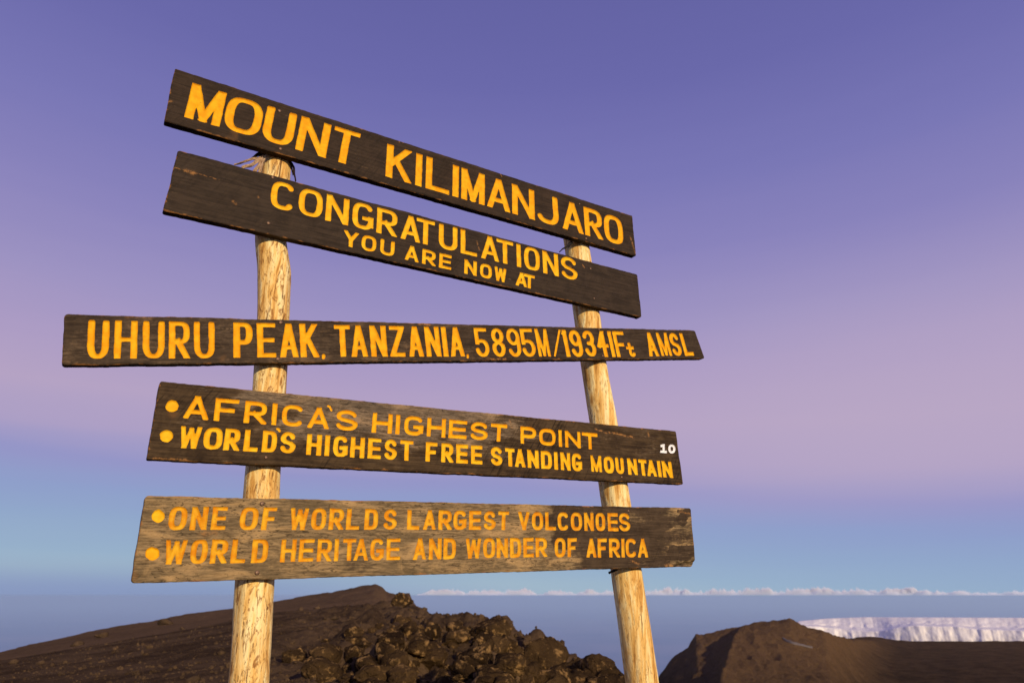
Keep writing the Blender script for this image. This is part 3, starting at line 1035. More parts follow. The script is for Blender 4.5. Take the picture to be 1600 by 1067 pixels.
# text: (row, glyphs, crop origin x, y, crop scale, top-left, top-right, bottom-left, bottom-right, spans at half height, stroke width in crop px, crossbar factor)
PXC = (0, 0, 1.0)
TEXT = {
    1: [
        ('a', 'MOUNT', (280, 120, 5.333), (110, 50), (1525, 480), (42, 335), (1475, 753), [(76, 368), (388, 690), (707, 960), (993, 1245), (1262, 1500)], 72, .66),
        ('a', 'KILIMANJARO', PXC, (605, 224.4), (972, 341.9), (601.9, 275.6), (976, 385),
         [(603.5, 643.5), (649.2, 659.9), (665.4, 703.5), (707.1, 717), (720.9, 757.5), (761.3, 797), (800.2, 835.3), (838, 874), (878.5, 910.5), (913, 941), (944, 973.4)], 9.6, .75),
    ],
    2: [
        ('a', 'CONGRATULATIONS', PXC, (425.5, 280.7), (900.5, 405.2), (421.4, 323.1), (902.9, 439.4),
         [(423.4, 460.8), (466.9, 504.2), (509.4, 545.2), (550.6, 583.9), (588.7, 620.8), (626.6, 656.7), (649.6, 680.3), (685.7, 714.9), (719.8, 746.3), (751.8, 779.4), (775, 803),
          (807.2, 814), (818.9, 843.6), (848.2, 872.5), (876.4, 902)], 8.3, .72),
        ('b', 'YOU', PXC, (538, 359), (617, 378.1), (535.8, 383.2), (615.5, 401.6), [(537, 560), (565, 588), (594, 616.4)], 6.4, .8),
        ('b', 'ARE', PXC, (633.5, 382.1), (706.5, 399.8), (632.5, 405.5), (705.5, 422.3), [(633, 654.2), (659.7, 680.8), (686.3, 706)], 6.0, .8),
        ('b', 'NOW', PXC, (725.8, 404.5), (791.4, 420.4), (725.3, 426.9), (791.3, 442.1), [(725.5, 745), (749.9, 768.6), (772.9, 791.3)], 5.6, .85),
        ('b', 'AT', PXC, (806.5, 424.1), (836, 431.2), (806, 445.4), (835.5, 452.3), [(806.2, 823.5), (818.5, 835.8)], 5.4, .85),
    ],
    3: [
        ('a', 'UHURU', (120, 490, 6.957), (125, 70), (1497, 92), (105, 490), (1503, 484), [(115, 352), (408, 659), (716, 956), (1000, 1230), (1272, 1500)], 78, .78),
        ('a', 'PEAK', (350, 490, 6.957), (100, 95), (1010, 112), (103, 478), (1032, 472), [(101, 313), (357, 572), (604, 806), (825, 1030)], 76, .72),
        ('a', ',', (350, 490, 6.957), (1058, 432), (1108, 432), (1058, 495), (1108, 495), [(1058, 1108)], 38, 1),
        ('a', 'TANZANIA', (510, 495, 6.957), (68, 86), (1468, 112), (88, 434), (1508, 430),
         [(81, 271), (264, 444), (477, 655), (684, 855), (888, 1048), (1075, 1236), (1258, 1312), (1338, 1490)], 62, .75),
        ('a', ',', (510, 495, 6.957), (1518, 400), (1553, 400), (1522, 452), (1557, 452), [(1519, 1555)], 26, 1),
        ('a', '5895M', (730, 495, 8.0), (78, 138), (985, 150), (123, 500), (1050, 496), [(100, 268), (307, 468), (500, 663), (680, 843), (868, 1018)], 52, .8),
        ('a', '/', (730, 495, 8.0), (1085, 160), (1165, 160), (1085, 496), (1165, 496), [(1085, 1165)], 26, 1),
        ('a', '19341F', (860, 500, 6.4), (110, 98), (728, 114), (165, 366), (783, 370), [(130, 182), (198, 315), (335, 447), (466, 582), (590, 630), (642, 755)], 40, .8),
        ('a', 't', (860, 500, 6.4), (745, 225), (832, 225), (775, 368), (862, 368), [(760, 847)], 30, .9),
        ('a', 'AMSL', (860, 500, 6.4), (935, 122), (1378, 132), (997, 362), (1442, 356), [(962, 1060), (1083, 1190), (1203, 1297), (1317, 1410)], 36, .85),
    ],
    4: [
        ('a', "AFRICAS", PXC, (290.5, 616.9), (560, 642.1), (286.2, 653.3), (558.5, 673.8),
         [(288.3, 326.6), (335.5, 373.4), (382.2, 416.9), (424.5, 433.3), (440.3, 475), (481.4, 514.2), (524.8, 559.2)], 8.6, .85),
        ('a', "'", PXC, (510.8, 632.5), (519.4, 632.5), (510.8, 643), (519.4, 643), [(510.8, 519.4)], 3.4, 1),
        ('a', 'HIGHEST', PXC, (582.7, 644.2), (793, 663.2), (580.8, 675.4), (791.8, 690.5),
         [(581.6, 613.1), (617.2, 625.9), (631.6, 661.7), (667.2, 696.5), (701.3, 730), (734.9, 762.4), (766.3, 792.6)], 6.8, .88),
        ('a', 'POINT', (800, 640, 5.714), (75, 145), (765, 212), (78, 300), (772, 358), [(76, 216), (243, 389), (415, 447), (474, 613), (624, 766)], 31, .95),
        ('b', 'WORLDS', (225, 590, 6.4), (372, 480), (1522, 545), (335, 700), (1508, 758), [(354, 570), (597, 785), (803, 960), (1002, 1150), (1183, 1330), (1362, 1517)], 62, .75),
        ('b', "'", (225, 590, 6.4), (1322, 500), (1368, 500), (1322, 548), (1368, 548), [(1322, 1368)], 24, 1),
        ('b', 'HIGHEST', (460, 620, 6.4), (130, 368), (1195, 440), (115, 578), (1188, 640), [(122, 272), (300, 358), (388, 535), (560, 703), (735, 873), (900, 1025), (1053, 1193)], 50, .80),
        ('b', 'FREE', (640, 630, 7.273), (187, 437), (830, 482), (180, 657), (832, 694), [(183, 320), (360, 497), (530, 668), (698, 831)], 50, .85),
        ('b', 'STANDING', PXC, (766.5, 697.4), (908.5, 708.8), (767.3, 726.3), (909.8, 736.3),
         [(766.8, 785), (789.2, 805), (804.3, 820.8), (824.2, 841.8), (845.3, 862.4), (865.6, 871.8), (876, 891.2), (893.6, 909.4)], 6.3, .85),
        ('b', 'MOUNTAIN', (800, 640, 5.714), (700, 404), (1420, 463), (711, 553), (1440, 608),
         [(705, 800), (820, 910), (925, 1000), (1033, 1118), (1130, 1208), (1203, 1288), (1298, 1333), (1343, 1430)], 33, .85),
        ('d', '*', (225, 590, 6.4), (214, 225), (346, 225), (214, 341), (346, 341), [(214, 346)], 118, 1),
        ('e', '*', (225, 590, 6.4), (158, 524), (292, 524), (158, 641), (292, 641), [(158, 292)], 118, 1),
        ('n', '!0', (800, 640, 5.714), (1320, 303), (1458, 309), (1322, 384), (1460, 390), [(1321, 1384), (1396, 1459)], 20, .85),
    ],
    5: [
        ('a', 'ONE', (200, 770, 6.4), (432, 135), (1010, 138), (398, 370), (980, 368), [(408, 592), (628, 798), (836, 995)], 64, .72),
        ('a', 'OF', (200, 770, 6.4), (1135, 142), (1505, 142), (1103, 370), (1475, 368), [(1119, 1303), (1342, 1490)], 60, .72),
        ('a', 'WORLDS', (430, 770, 6.4), (160, 148), (1224, 162), (135, 368), (1214, 366), [(148, 332), (360, 513), (538, 688), (712, 852), (893, 1030), (1082, 1218)], 52, .78),
        ('a', 'LARGEST', (620, 770, 6.4), (106, 165), (1128, 183), (100, 366), (1122, 368), [(103, 232), (265, 392), (415, 550), (565, 698), (722, 848), (868, 990), (1010, 1125)], 44, .82),
        ('a', 'VOLCONOES', PXC, (809.5, 798.9), (983.8, 801.4), (809.8, 827.6), (985.2, 829.8),
         [(809.8, 827.8), (830.9, 848.9), (851.9, 869), (871.3, 888.6), (891.8, 909.6), (912.8, 927.6), (930.6, 945.7), (949.5, 966.1), (967, 984.5)], 5.6, .9),
        ('b', 'WORLD', (200, 770, 6.4), (382, 467), (1412, 460), (342, 713), (1390, 696), [(362, 585), (625, 797), (828, 1000), (1033, 1190), (1238, 1402)], 64, .72),
        ('b', 'HERITAGE', (430, 770, 6.4), (67, 462), (1258, 454), (45, 690), (1254, 668), [(56, 210), (238, 393), (420, 566), (590, 637), (670, 812), (786, 932), (950, 1088), (1113, 1256)], 47, .80),
        ('b', 'AND', (620, 770, 6.4), (170, 452), (594, 450), (163, 666), (590, 660), [(166.5, 294), (320, 448), (467, 592)], 44, .85),
        ('b', 'WONDER', (620, 770, 6.4), (690, 452), (1500, 444), (688, 656), (1504, 638), [(689, 845), (862, 985), (998, 1112), (1132, 1245), (1265, 1372), (1388, 1503)], 40, .85),
        ('b', 'OF', (820, 770, 5.714), (266, 398), (466, 400), (266, 573), (466, 572), [(266, 365), (382, 466)], 33, .9),
        ('b', 'AFRICA', (820, 770, 5.714), (549, 402), (1093, 406), (551, 575), (1099, 573), [(550, 640), (650, 735), (752, 848), (862, 892), (900, 998), (1010, 1098)], 31, .9),
        ('d', '*', (200, 770, 6.4), (238, 164), (366, 164), (238, 298), (366, 298), [(238, 366)], 126, 1),
        ('e', '*', (200, 770, 6.4), (171, 540), (316, 540), (171, 672), (316, 672), [(171, 316)], 130, 1),
    ],
}
CORNERS = {1: [(273, 107), (988, 337), (994.3, 400), (257, 189)], 2: [(278, 234), (996, 429), (1003, 495.5), (255, 329)], 3: [(100, 490.5), (1086, 516), (1101.4, 560), (96.3, 570.5)],
           4: [(250.5, 595.5), (1056.3, 673.5), (1068, 756.3), (228.5, 717.5)], 5: [(227, 774), (1079.5, 793.5), (1087.5, 884.5), (205, 911)]}
NAILS = {1: [(438.2, 232.8), (436.6, 173.6), (905.5, 319), (916, 373)], 2: [(426, 277.5), (419.4, 349), (922.8, 420), (928.4, 466.4)],
         3: [(438.4, 504), (434, 560.9), (936, 514.9), (942, 556)], 4: [(415.6, 714.5), (971.5, 745.4)], 5: [(409.4, 786.9), (401.6, 894.5), (981.9, 798)]}
BLAB = {1: 'top board of the sign, very dark', 2: 'dark plain-ended board with a scratch at its left end', 3: 'longest board, cut slanted at its right end',
        4: 'board with greyed paint worn off along its upper middle', 5: 'bottom board, weathered to bare brown grain on its left side'}
RMAT = {1: {'a': M_Y}, 2: {'a': M_Y2, 'b': M_Y2}, 3: {'a': M_Y}, 4: {'a': M_Y, 'b': M_Y2, 'd': M_Y2, 'e': M_Y2, 'n': M_W}, 5: {'a': M_O, 'b': M_O, 'd': M_Y2, 'e': M_Y}}
WEAR = {
    1: [(262, 160, 268, 158, 0.004, 0.7), (626, 215, 624, 222, 0.003, 0.8), (776, 262, 784, 276, 0.002, 0.7), (985, 370, 993, 396, 0.004, 0.8)],
    2: [(272, 262, 300, 269, 0.0018, 0.9), (300, 269, 343, 281, 0.0014, 0.8), (290, 267, 303, 271, 0.006, 0.8), (364, 315, 368, 319, 0.004, 0.6), (404, 307, 404, 308, 0.003, 0.6),
        (745, 377, 749, 390, 0.003, 0.5), (890, 416, 892, 417, 0.003, 0.9), (910, 413, 913, 418, 0.003, 0.8)],
    3: [(215, 493, 236, 494, 0.006, 0.7), (655, 506, 672, 507, 0.005, 0.7), (765, 561, 790, 561, 0.004, 0.8), (890, 563, 955, 562, 0.003, 0.7)],
    4: [(930, 670, 948, 676, 0.003, 0.9), (952, 675, 990, 683, 0.004, 1.0), (796, 656, 800, 668, 0.003, 0.6), (1012, 672, 1014, 682, 0.004, 0.6), (240, 716, 290, 718, 0.003, 0.7)],
    5: [(985, 876, 998, 880, 0.004, 0.9), (1040, 884, 1052, 883, 0.006, 1.0), (1060, 799, 1078, 802, 0.003, 0.7), (755, 871, 770, 874, 0.003, 0.6), (262, 820, 262, 822, 0.004, 0.3), (315, 832, 335, 833, 0.008, 0.6)],
}
DEPTH = 0.0045

# domed nail head shared by all boards
nv_, nf_ = [], []
for k in range(7):
    a = k / 6 * math.pi / 2
    for j in range(20):
        b = j / 20 * 2 * math.pi
        nv_.append((0.0072 * math.cos(a) * math.cos(b), 0.0072 * math.cos(a) * math.sin(b), 0.0006 + 0.0032 * math.sin(a)))
for j in range(20):
    b = j / 20 * 2 * math.pi
    nv_.append((0.0072 * math.cos(b), 0.0072 * math.sin(b), -0.004))
for k in range(6):
    for j in range(20):
        nf_.append((k * 20 + j, k * 20 + (j + 1) % 20, (k + 1) * 20 + (j + 1) % 20, (k + 1) * 20 + j))
for j in range(20):
    nf_.append((140 + j, 140 + (j + 1) % 20, (j + 1) % 20, j))
NAIL = mesh_from('nail', nv_, nf_, True, M_N)
NRND = random.Random(3)


def seg_d(px, py, a, b, hw, butt):
    ax, ay = a
    dx, dy = b[0] - ax, b[1] - ay
    L = math.hypot(dx, dy)
    if L < 1e-6:
        return np.hypot(px - ax, py - ay) - hw
    ux, uy = dx / L, dy / L
    tx = (px - ax) * ux + (py - ay) * uy
    ty = np.abs(-(px - ax) * uy + (py - ay) * ux)
    if butt:
        ex = np.maximum(-tx, tx - L) - hw          # square ends, carried on by half a stroke
        rc = min(0.0022, hw * 0.35)
        qx, qy = ex + rc, ty - hw + rc
        return np.hypot(np.maximum(qx, 0), np.maximum(qy, 0)) + np.minimum(np.maximum(qx, qy), 0) - rc
    tt = np.clip(tx, 0, L)
    return np.hypot(tx - tt, ty) - hw


def make_board(idx):
    q = np.array([uv(*c) for c in CORNERS[idx]])           # TL TR BR BL in plane coordinates
    cen = q.mean(0)
    e = (q[1] + q[2] - q[0] - q[3])
    ang = math.atan2(e[1], e[0])
    ca, sa = math.cos(ang), math.sin(ang)
    R = np.array([[ca, sa], [-sa, ca]])

    def loc(p):
        return (np.asarray(p) - cen) @ R.T
    Q = loc(q)
    L = np.hypot(*(Q[1] - Q[0]))
    H = np.hypot(*(Q[0] - Q[3]))
    h = 0.0021
    nx, ny = int(L / h), int(H / h)
    s = np.linspace(0, 1, nx)[:, None]
    t = np.linspace(0, 1, ny)[None, :]
    XY = [(Q[3][k] * (1 - s) + Q[2][k] * s) * (1 - t) + (Q[0][k] * (1 - s) + Q[1][k] * s) * t for k in (0, 1)]
    X, Y = XY
    # distance to each edge, hand-sawn waviness, rounded corners
    dl, dr = s * L + 0 * t, (1 - s) * L + 0 * t
    db, dt = t * H + 0 * s, (1 - t) * H + 0 * s
    wv = np.exp(-np.minimum(db, dt) / 0.02)
    Y = Y + wv * (0.0008 * fbm(X * 9 + idx * 7, Y * 0 + np.where(db < dt, 3.0, 8.0), 0, 3) + 0.0007 * vnoise(X * 70, np.where(db < dt, 3.0, 8.0) + idx))
    we = np.exp(-np.minimum(dl, dr) / 0.015)
    X = X + we * 0.0014 * fbm(Y * 22 + idx * 3, np.where(dl < dr, 2.0, 6.0), 0, 3)
    rc = {1: 0.005, 2: 0.008, 3: 0.011, 4: 0.007, 5: 0.010}[idx]
    for dx, dy, sgx, sgy in ((dl, dt, -1, 1), (dr, dt, 1, 1), (dr, db, 1, -1), (dl, db, -1, -1)):
        r_ = rc * (2.4 if (idx == 5 and sgx > 0 and sgy < 0) else 1.0)
        msk = (dx < r_) & (dy < r_)
        vx, vy = r_ - dx, r_ - dy
        ln = np.hypot(vx, vy)
        k = np.where(msk & (ln > 1e-9), np.maximum(vx, vy) / np.maximum(ln, 1e-9), 1.0)
        X = X - np.where(msk, sgx * vx * (1 - k), 0)
        Y = Y - np.where(msk, sgy * vy * (1 - k), 0)
    dedge = np.minimum(np.minimum(dl, dr), np.minimum(db, dt))
    rr = 0.0035 + 0.0012 * vnoise(X * 30, Y * 30, idx)
    k = np.clip(1 - dedge / rr, 0, 1)
    Zf = -rr * (1 - np.sqrt(1 - k ** 2 * 0.98))
    if idx == 5:      # split-off lower right corner
        chip = smooth01((0.028 - db - 0.20 * np.maximum(0, dr - 0.05) + 0.006 * fbm(X * 40, Y * 40, 3.3, 3)) / 0.012) * smooth01((0.15 - dr) / 0.05)
        Zf = Zf - 0.012 * chip
    if idx == 4:      # splinter scar near the upper edge
        c = loc(uv(965, 676))
        dd = np.abs((Y - c[1]) - 0.10 * (X - c[0]) * -1 - 0.004 * vnoise(X * 60, 0.5)) / (0.0035 + 0.002 * vnoise(X * 90, 3.5))
        Zf = Zf - 0.004 * np.exp(-dd ** 2) * smooth01((0.085 - np.abs(X - c[0])) / 0.02)
    # painted-on wear: raw scratches and weathered stretches, each with its own shape
    wear = np.zeros(X.shape)
    for (xa, ya, xb, yb, wd, am) in WEAR.get(idx, []):
        a_, b_ = loc(uv(xa, ya)), loc(uv(xb, yb))
        wear = np.maximum(wear, am * np.exp(-(np.maximum(seg_d(X, Y + 0.0015 * vnoise(X * 80, 0.0), a_, b_, 0.0, False), 0) / wd) ** 2))
    pale = np.zeros(X.shape)
    nz = fbm(X * 7 + idx, Y * 16, 0, 4)
    if idx == 5:
        xe = loc(uv(850, 830))[0]
        pale = 1 - smooth01((X - xe + 0.9 * (Y - 0.04) * (Y > 0) + 0.10 * nz) / 0.16)
        pale = np.maximum(pale, 0.55 * smooth01((X - loc(uv(1025, 840))[0]) / 0.12) * (nz > -0.1))
        pale = pale - 0.25 * smooth01((nz - 0.2) / 0.3)
        Zf = Zf + 0
    elif idx == 4:
        xa = loc(uv(395, 620))[0]
        xb = loc(uv(760, 690))[0]
        pale = smooth01((X - xa + 0.6 * Y + 0.05 * nz) / 0.06) * (1 - 0.8 * smooth01((X - xb + 0.2 * nz) / 0.35)) * smooth01((Y + 0.03 + 0.05 * nz) / 0.06) * 0.85
        pale = np.maximum(pale, 0.5 * smooth01((0.05 - np.abs(Y + 0.005) + 0.03 * nz) / 0.05) * smooth01((X - loc(uv(260, 660))[0]) / 0.1) * (1 - smooth01((X - xb) / 0.5)))
    elif idx == 3:
        pale = 0.35 * (1 - smooth01((X + 0.35 + 0.25 * nz) / 0.6))
    # carved letters
    D = np.full(X.shape, 1.0)
    rowid = np.zeros(X.shape, int)
    rows, rkey = [], []
    for w_ in TEXT[idx]:
        if w_[1] in (",", "'", 't') and rows:
            rkey.append(len(rows) - 1)          # punctuation belongs to the word before it
        else:
            rows.append(w_[0])
            rkey.append(len(rows) - 1)
    jit = 0.0007 * fbm(X * 55 + idx * 11, Y * 55, 0, 3)
    for wi, (row, word, (ox, oy, sc_), tl, tr, bl, br, spans, sw, bar) in enumerate(TEXT[idx]):
        P4 = [np.array((ox + p[0] / sc_, oy + p[1] / sc_)) for p in (tl, tr, bl, br)]
        lo_t = lambda f: loc(uv(*(P4[0] + (P4[1] - P4[0]) * f)))
        lo_b = lambda f: loc(uv(*(P4[2] + (P4[3] - P4[2]) * f)))
        midw = ((tl[0] + bl[0]) / 2, (tr[0] + br[0]) / 2)
        full = (midw[1] - midw[0])
        mpp = np.hypot(*(lo_t(1.0) - lo_t(0.0))) / full          # metres per crop px along the row
        hwv = sw * mpp / 2 * (0.93 if word not in ('*', ',', "'", '!0') else 1.0)
        for ch, (a, b) in zip(word, spans):
            s0, s1 = (a - midw[0]) / full, (b - midw[0]) / full
            bl_, br_ = lo_b(s0), lo_b(s1)
            tl_, tr_ = lo_t(s0), lo_t(s1)
            ex = (br_ - bl_ + tr_ - tl_) / 2
            W = np.hypot(*ex)
            ex = ex / W
            up = (tl_ + tr_ - bl_ - br_) / 2
            org = (bl_ + br_) / 2 - ex * W / 2
            Hh = abs(ex[0] * up[1] - ex[1] * up[0])
            ey = up / Hh
            det = ex[0] * ey[1] - ex[1] * ey[0]
            m = 0.012
            x0, x1 = min(tl_[0], bl_[0], tr_[0], br_[0]) - m, max(tl_[0], bl_[0], tr_[0], br_[0]) + m
            y0, y1 = min(tl_[1], bl_[1], tr_[1], br_[1]) - m, max(tl_[1], bl_[1], tr_[1], br_[1]) + m
            i0 = np.searchsorted(X[:, ny // 2], x0 - 0.03)
            i1 = np.searchsorted(X[:, ny // 2], x1 + 0.03)
            qx, qy = X[i0:i1] - org[0], Y[i0:i1] - org[1]
            gx = (qx * ey[1] - qy * ey[0]) / det
            gy = (ex[0] * qy - ex[1] * qx) / det
            hwh = hwv * bar
            hv_ = min(hwv, W * 0.5) if ch != '*' else hwv
            if ch in 'MW':
                hv_ = min(hv_, W * 0.125)
            elif ch in 'N':
                hv_ = min(hv_, W * 0.165)
            elif ch in 'AHUOKRPDE459830':
                hv_ = min(hv_, W * 0.185)
            if ch == '*':
                gx = gx * (Hh / W)
                d = np.hypot(gx - Hh / 2, gy - Hh / 2) - Hh / 2
                d = d + 0.0012 * vnoise(X[i0:i1] * 120, Y[i0:i1] * 120)
            else:
                d = np.full(gx.shape, 1.0)
                mx = lambda p: (hv_ + p[0] * (W - 2 * hv_), hwh + p[1] * (Hh - 2 * hwh))
                for st in G[ch]:
                    pts = st[1:] if st[0] == 'L' else st[1]
                    for k in range(len(pts) - 1):
                        a_, b_2 = mx(pts[k]), mx(pts[k + 1])
                        dx, dy = b_2[0] - a_[0], b_2[1] - a_[1]
                        c2 = (abs(dx) / (math.hypot(dx, dy) + 1e-9)) ** 2
                        hw = hv_ * (1 - c2) + hwh * c2
                        if st[0] == 'L' and ch in 'MNWAVKY' and 0.02 < c2 < 0.98:
                            hw = hv_ * 0.92 * (1 - c2) ** 0.5 + hwh * c2 * 0.6
                        d = np.minimum(d, seg_d(gx, gy, a_, b_2, hw, st[0] == 'L'))
                if ch not in ",'/t*":
                    d = np.maximum(d, np.maximum(-gy, gy - Hh))
                    d = np.maximum(d, np.maximum(-gx - 0.001, gx - W - 0.001))
            d = d + jit[i0:i1]
            sub = D[i0:i1]
            less = d < sub
            rowid[i0:i1][less] = rkey[wi]
            D[i0:i1] = np.minimum(sub, d)
    D = np.where(np.abs(D) < 2e-5, 2e-5, D)
    # letters become grooves: floor profile from the distance to the rim
    dep = np.clip(-D / 0.0062, 0, 1)
    Zl = -DEPTH * (1 - (1 - dep) ** 2.2)
    Z = np.where(D < 0, Zl, Zf)
    V = np.stack([X, Y, Z], -1).reshape(-1, 3)
    Dv = D.reshape(-1)
    ed = dedge.reshape(-1)
    ins = (D < 0)
    cnt_in = ins[:-1, :-1].astype(int) + ins[1:, :-1] + ins[1:, 1:] + ins[:-1, 1:]
    ii, jj = np.nonzero(cnt_in == 0)
    out_f = np.stack([ii * ny + jj, (ii + 1) * ny + jj, (ii + 1) * ny + jj + 1, ii * ny + jj + 1], -1).tolist()
    ii, jj = np.nonzero(cnt_in == 4)
    in_f = [[] for _ in rows]
    for a, b in zip(ii.tolist(), jj.tolist()):
        in_f[rowid[a, b]].append((a * ny + b, (a + 1) * ny + b, (a + 1) * ny + b + 1, a * ny + b + 1))
    extra, exd, exp_, cache = [], [], [], {}
    pl_ = pale.reshape(-1)
    nb = len(V)

    def cross(p, q_):
        key = (p, q_) if p < q_ else (q_, p)
        if key not in cache:
            f = Dv[p] / (Dv[p] - Dv[q_])
            f = min(max(f, 0.02), 0.98)
            v = V[p] * (1 - f) + V[q_] * f
            z = V[p][2] if Dv[p] > 0 else V[q_][2]
            extra.append((v[0], v[1], z))
            exd.append(min(ed[p], ed[q_]))
            exp_.append(pl_[p])
            cache[key] = nb + len(extra) - 1
        return cache[key]
    ii, jj = np.nonzero((cnt_in > 0) & (cnt_in < 4))
    for a, b in zip(ii.tolist(), jj.tolist()):
        quad = (a * ny + b, (a + 1) * ny + b, (a + 1) * ny + b + 1, a * ny + b + 1)
        pin, pout = [], []
        rid = rowid[a, b]
        for k in range(4):
            p, q_ = quad[k], quad[(k + 1) % 4]
            (pin if Dv[p] < 0 else pout).append(p)
            if (Dv[p] < 0) != (Dv[q_] < 0):
                c = cross(p, q_)
                pin.append(c)
                pout.append(c)
        if len(pin) > 2:
            in_f[rid].append(tuple(pin))
        if len(pout) > 2:
            out_f.append(tuple(pout))
    VA = np.concatenate([V, np.array(extra)]) if extra else V
    EA = np.concatenate([ed, np.array(exd)]) if extra else ed
    WA = np.concatenate([wear.reshape(-1), np.zeros(len(extra))])
    PA = np.concatenate([pale.reshape(-1), np.array(exp_)])

    def compact(faces):
        flat = np.fromiter((v for f in faces for v in f), int)
        us = np.unique(flat)
        mp = np.full(len(VA), -1)
        mp[us] = np.arange(len(us))
        return us, [tuple(mp[list(f)]) for f in faces]
    us, ff = compact(out_f)
    bv = VA[us].tolist()
    be = EA[us].tolist()
    # sides and back
    loop = [(i, 0) for i in range(nx)] + [(nx - 1, j) for j in range(1, ny)] + [(i, ny - 1) for i in range(nx - 2, -1, -1)] + [(0, j) for j in range(ny - 2, 0, -1)]
    st = len(bv)
    for (i, j) in loop:
        bv.append([X[i, j], Y[i, j], Z[i, j]])
        be.append(0.004)
    s2 = len(bv)
    for (i, j) in loop:
        bv.append([X[i, j], Y[i, j], -T])
        be.append(0.03)
    n = len(loop)
    for k in range(n):
        k2 = (k + 1) % n
        ff.append((st + k, s2 + k, s2 + k2, st + k2))
    nfront = len(ff) - n
    ff.append(tuple(s2 + k for k in range(n - 1, -1, -1)))
    me = mesh_from('board', bv, ff, False, M_B[idx])
    sm = np.zeros(len(me.polygons), bool)
    sm[:nfront] = True
    me.polygons.foreach_set('use_smooth', sm)
    at = me.attributes.new('edge', 'FLOAT', 'POINT')
    at.data.foreach_set('value', np.array(be, np.float32))
    for nm_, arr_ in (('wear', WA), ('pale', PA)):
        vals = np.zeros(len(bv), np.float32)
        vals[:len(us)] = arr_[us]
        if nm_ == 'pale':
            side = [pale[i, j] for (i, j) in loop]
            vals[len(us):len(us) + len(side)] = side
            vals[len(us) + len(side):len(us) + 2 * len(side)] = side
        a2 = me.attributes.new(nm_, 'FLOAT', 'POINT')
        a2.data.foreach_set('value', vals)
    me.update()
    # world matrix: x along the board, y up in its plane, z out of its face
    ax = UX * ca + Vector((0, 0, sa))
    ay = UX * -sa + Vector((0, 0, ca))
    org = P0 + UX * float(cen[0])
    org.z = float(cen[1])
    mw = Matrix((ax, ay, NX)).transposed().to_4x4()
    mw.translation = org
    bo = child('board', me, sign, mw)
    bo['label'] = BLAB[idx]
    for k, row in enumerate(rows):
        if not in_f[k]:
            continue
        us, lf = compact(in_f[k])
        nm = {'a': 'lettering', 'b': 'lettering', 'd': 'bullet_dot', 'e': 'bullet_dot', 'n': 'number_mark'}[row]
        lm = mesh_from(nm, VA[us], lf, True, RMAT[idx][row])
        lo_ = child(nm, lm, bo, mw)
        if row == 'n':
            lo_['label'] = 'small white number 10'
    for (px, py) in NAILS[idx]:
        p = loc(uv(px, py))
        m2 = mw @ Matrix.Translation((float(p[0]), float(p[1]), 0.0)) @ Matrix.Rotation(NRND.uniform(0, 6), 4, 'Z') @ Matrix.Scale(NRND.uniform(0.75, 1.05) * (0.8 if px > 800 else 1.0), 4)
        child('nail', NAIL, bo, m2)
    return bo


for k in (1, 2, 3, 4, 5):
    make_board(k)

# short black bolt end sticking out beside the right post under the bottom board
def tube(pts, radii, name, mat, parent_mw=None, n=8):
    V, F = [], []
    for k, p in enumerate(pts):
        d = (pts[min(k + 1, len(pts) - 1)] - pts[max(k - 1, 0)]).normalized()
        a = d.orthogonal().normalized()
        b = d.cross(a)
        for j in range(n):
            t = j / n * 2 * math.pi
            V.append(p + (a * math.cos(t) + b * math.sin(t)) * radii[k])
    for k in range(len(pts) - 1):
        for j in range(n):
            F.append((k * n + j, k * n + (j + 1) % n, (k + 1) * n + (j + 1) % n, (k + 1) * n + j))
    F.append(tuple(range(n - 1, -1, -1)))
    F.append(tuple((len(pts) - 1) * n + j for j in range(n)))
    o = pts[0].copy()
    return mesh_from(name, [v - o for v in V], F, True, mat), o


pts = [on_plane(964, 889, -0.06), on_plane(957, 892, -0.05), on_plane(952, 894.5, -0.045)]
me, o = tube(pts, [0.006, 0.006, 0.0055], 'bolt_end', M_K)
child('bolt_end', me, right_post, Matrix.Translation(o))

# black cord knotted round the right post under the top board
pa = [on_plane(893, 379, -0.040), on_plane(888, 384, -0.030), on_plane(884, 387, -0.028), on_plane(879, 389, -0.03), on_plane(874, 394, -0.034)]
me, o = tube(pa, [0.007, 0.008, 0.0055, 0.0035, 0.0025], 'cord', M_K)
co_ = obj('cord', me, loc=o)
tag(co_, 'short black cord end tied to the right post under the top board', 'cord')


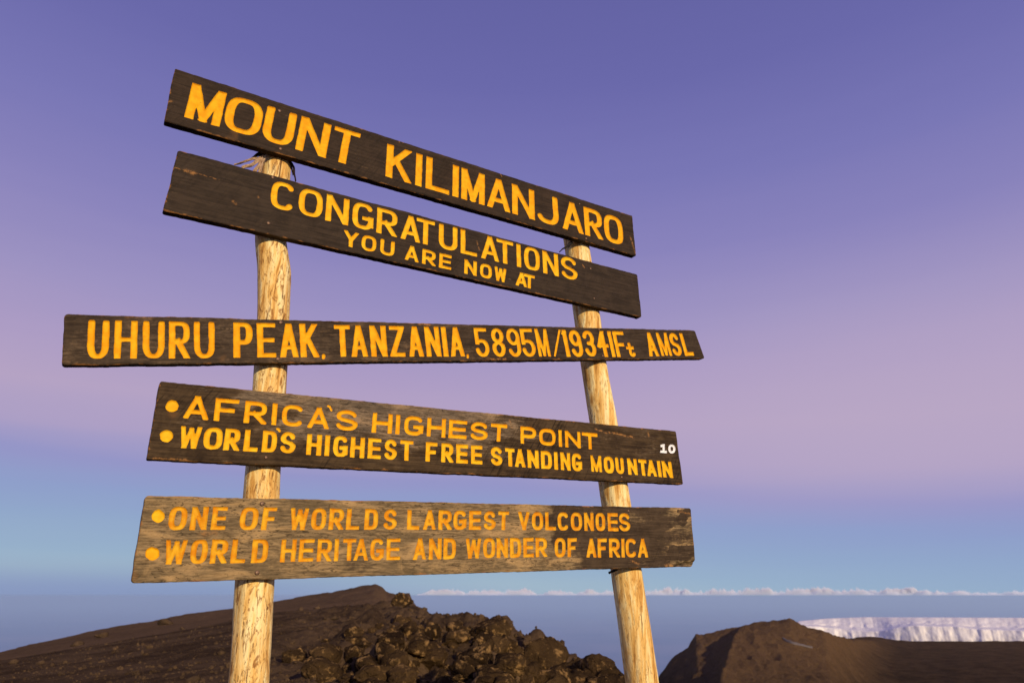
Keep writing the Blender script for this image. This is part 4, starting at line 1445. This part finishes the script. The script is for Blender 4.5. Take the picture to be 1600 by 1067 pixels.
# tattered strips of cloth tied round the left post under the top board
def strip(path, widths, name, mat, th=0.0012, wob=0.006, seed=0):
    V, F = [], []
    m = 5
    for k, p in enumerate(path):
        d = (path[min(k + 1, len(path) - 1)] - path[max(k - 1, 0)]).normalized()
        side = d.cross(NX).normalized()
        nrm = side.cross(d).normalized()
        for sgn in (1, -1):
            for j in range(m):
                u = j / (m - 1) - 0.5
                V.append(p + side * u * widths[k] + nrm * (wob * math.sin(u * 7 + k * 0.9 + seed) + sgn * th))
    for k in range(len(path) - 1):
        a, b = k * 2 * m, (k + 1) * 2 * m
        for j in range(m - 1):
            F.append((a + j, a + j + 1, b + j + 1, b + j))
            F.append((a + m + j + 1, a + m + j, b + m + j, b + m + j + 1))
        F.append((a, b, b + m, a + m))
        F.append((a + m - 1, a + 2 * m - 1, b + 2 * m - 1, b + m - 1))
    return V, F


def bez(pp, n=12):
    out = []
    for i in range(n):
        t = i / (n - 1)
        q = [v.copy() for v in pp]
        while len(q) > 1:
            q = [q[k].lerp(q[k + 1], t) for k in range(len(q) - 1)]
        out.append(q[0])
    return out


def cloth(name, specs, mat, label):
    V, F = [], []
    for k, (pix, w0, w1) in enumerate(specs):
        path = bez([on_plane(x, y, off) for x, y, off in pix])
        wd = [w0 + (w1 - w0) * i / (len(path) - 1) for i in range(len(path))]
        v, f = strip(path, wd, name, mat, seed=k * 1.7)
        F += [tuple(i + len(V) for i in q_) for q_ in f]
        V += v
    o = V[0].copy()
    ob = obj(name, mesh_from(name, [v - o for v in V], F, True, mat), loc=o)
    tag(ob, label, 'cloth')
    return ob


cloth('cloth_strip', [([(412, 244, -0.045), (398, 250, -0.04), (385, 250, -0.05), (366, 258, -0.06)], 0.012, 0.004),
                      ([(410, 247, -0.040), (402, 254, -0.036), (392, 258, -0.04), (378, 263, -0.05)], 0.016, 0.010),
                      ([(412, 248, -0.038), (406, 258, -0.036), (400, 264, -0.037), (394, 274, -0.045)], 0.014, 0.012),
                      ([(412, 248, -0.036), (410, 258, -0.034), (406, 266, -0.036), (403, 276, -0.04)], 0.010, 0.010)],
      M_C1, 'faded tan cloth strips tied to the left post, fluttering out below the top board')
cloth('cloth_strip', [([(414, 238, -0.05), (405, 242, -0.05), (398, 244, -0.055), (388, 251, -0.06)], 0.020, 0.006)],
      M_C2, 'dark rag knotted behind the tan cloth strips on the left post')
cloth('cloth_strip', [([(452, 250, -0.05), (458, 258, -0.05), (460, 266, -0.05), (462, 284, -0.055)], 0.012, 0.003),
                      ([(452, 250, -0.055), (455, 256, -0.055), (456, 264, -0.055), (458, 274, -0.06)], 0.008, 0.002)],
      M_C2, 'thin dark cloth tail hanging on the right side of the left post')
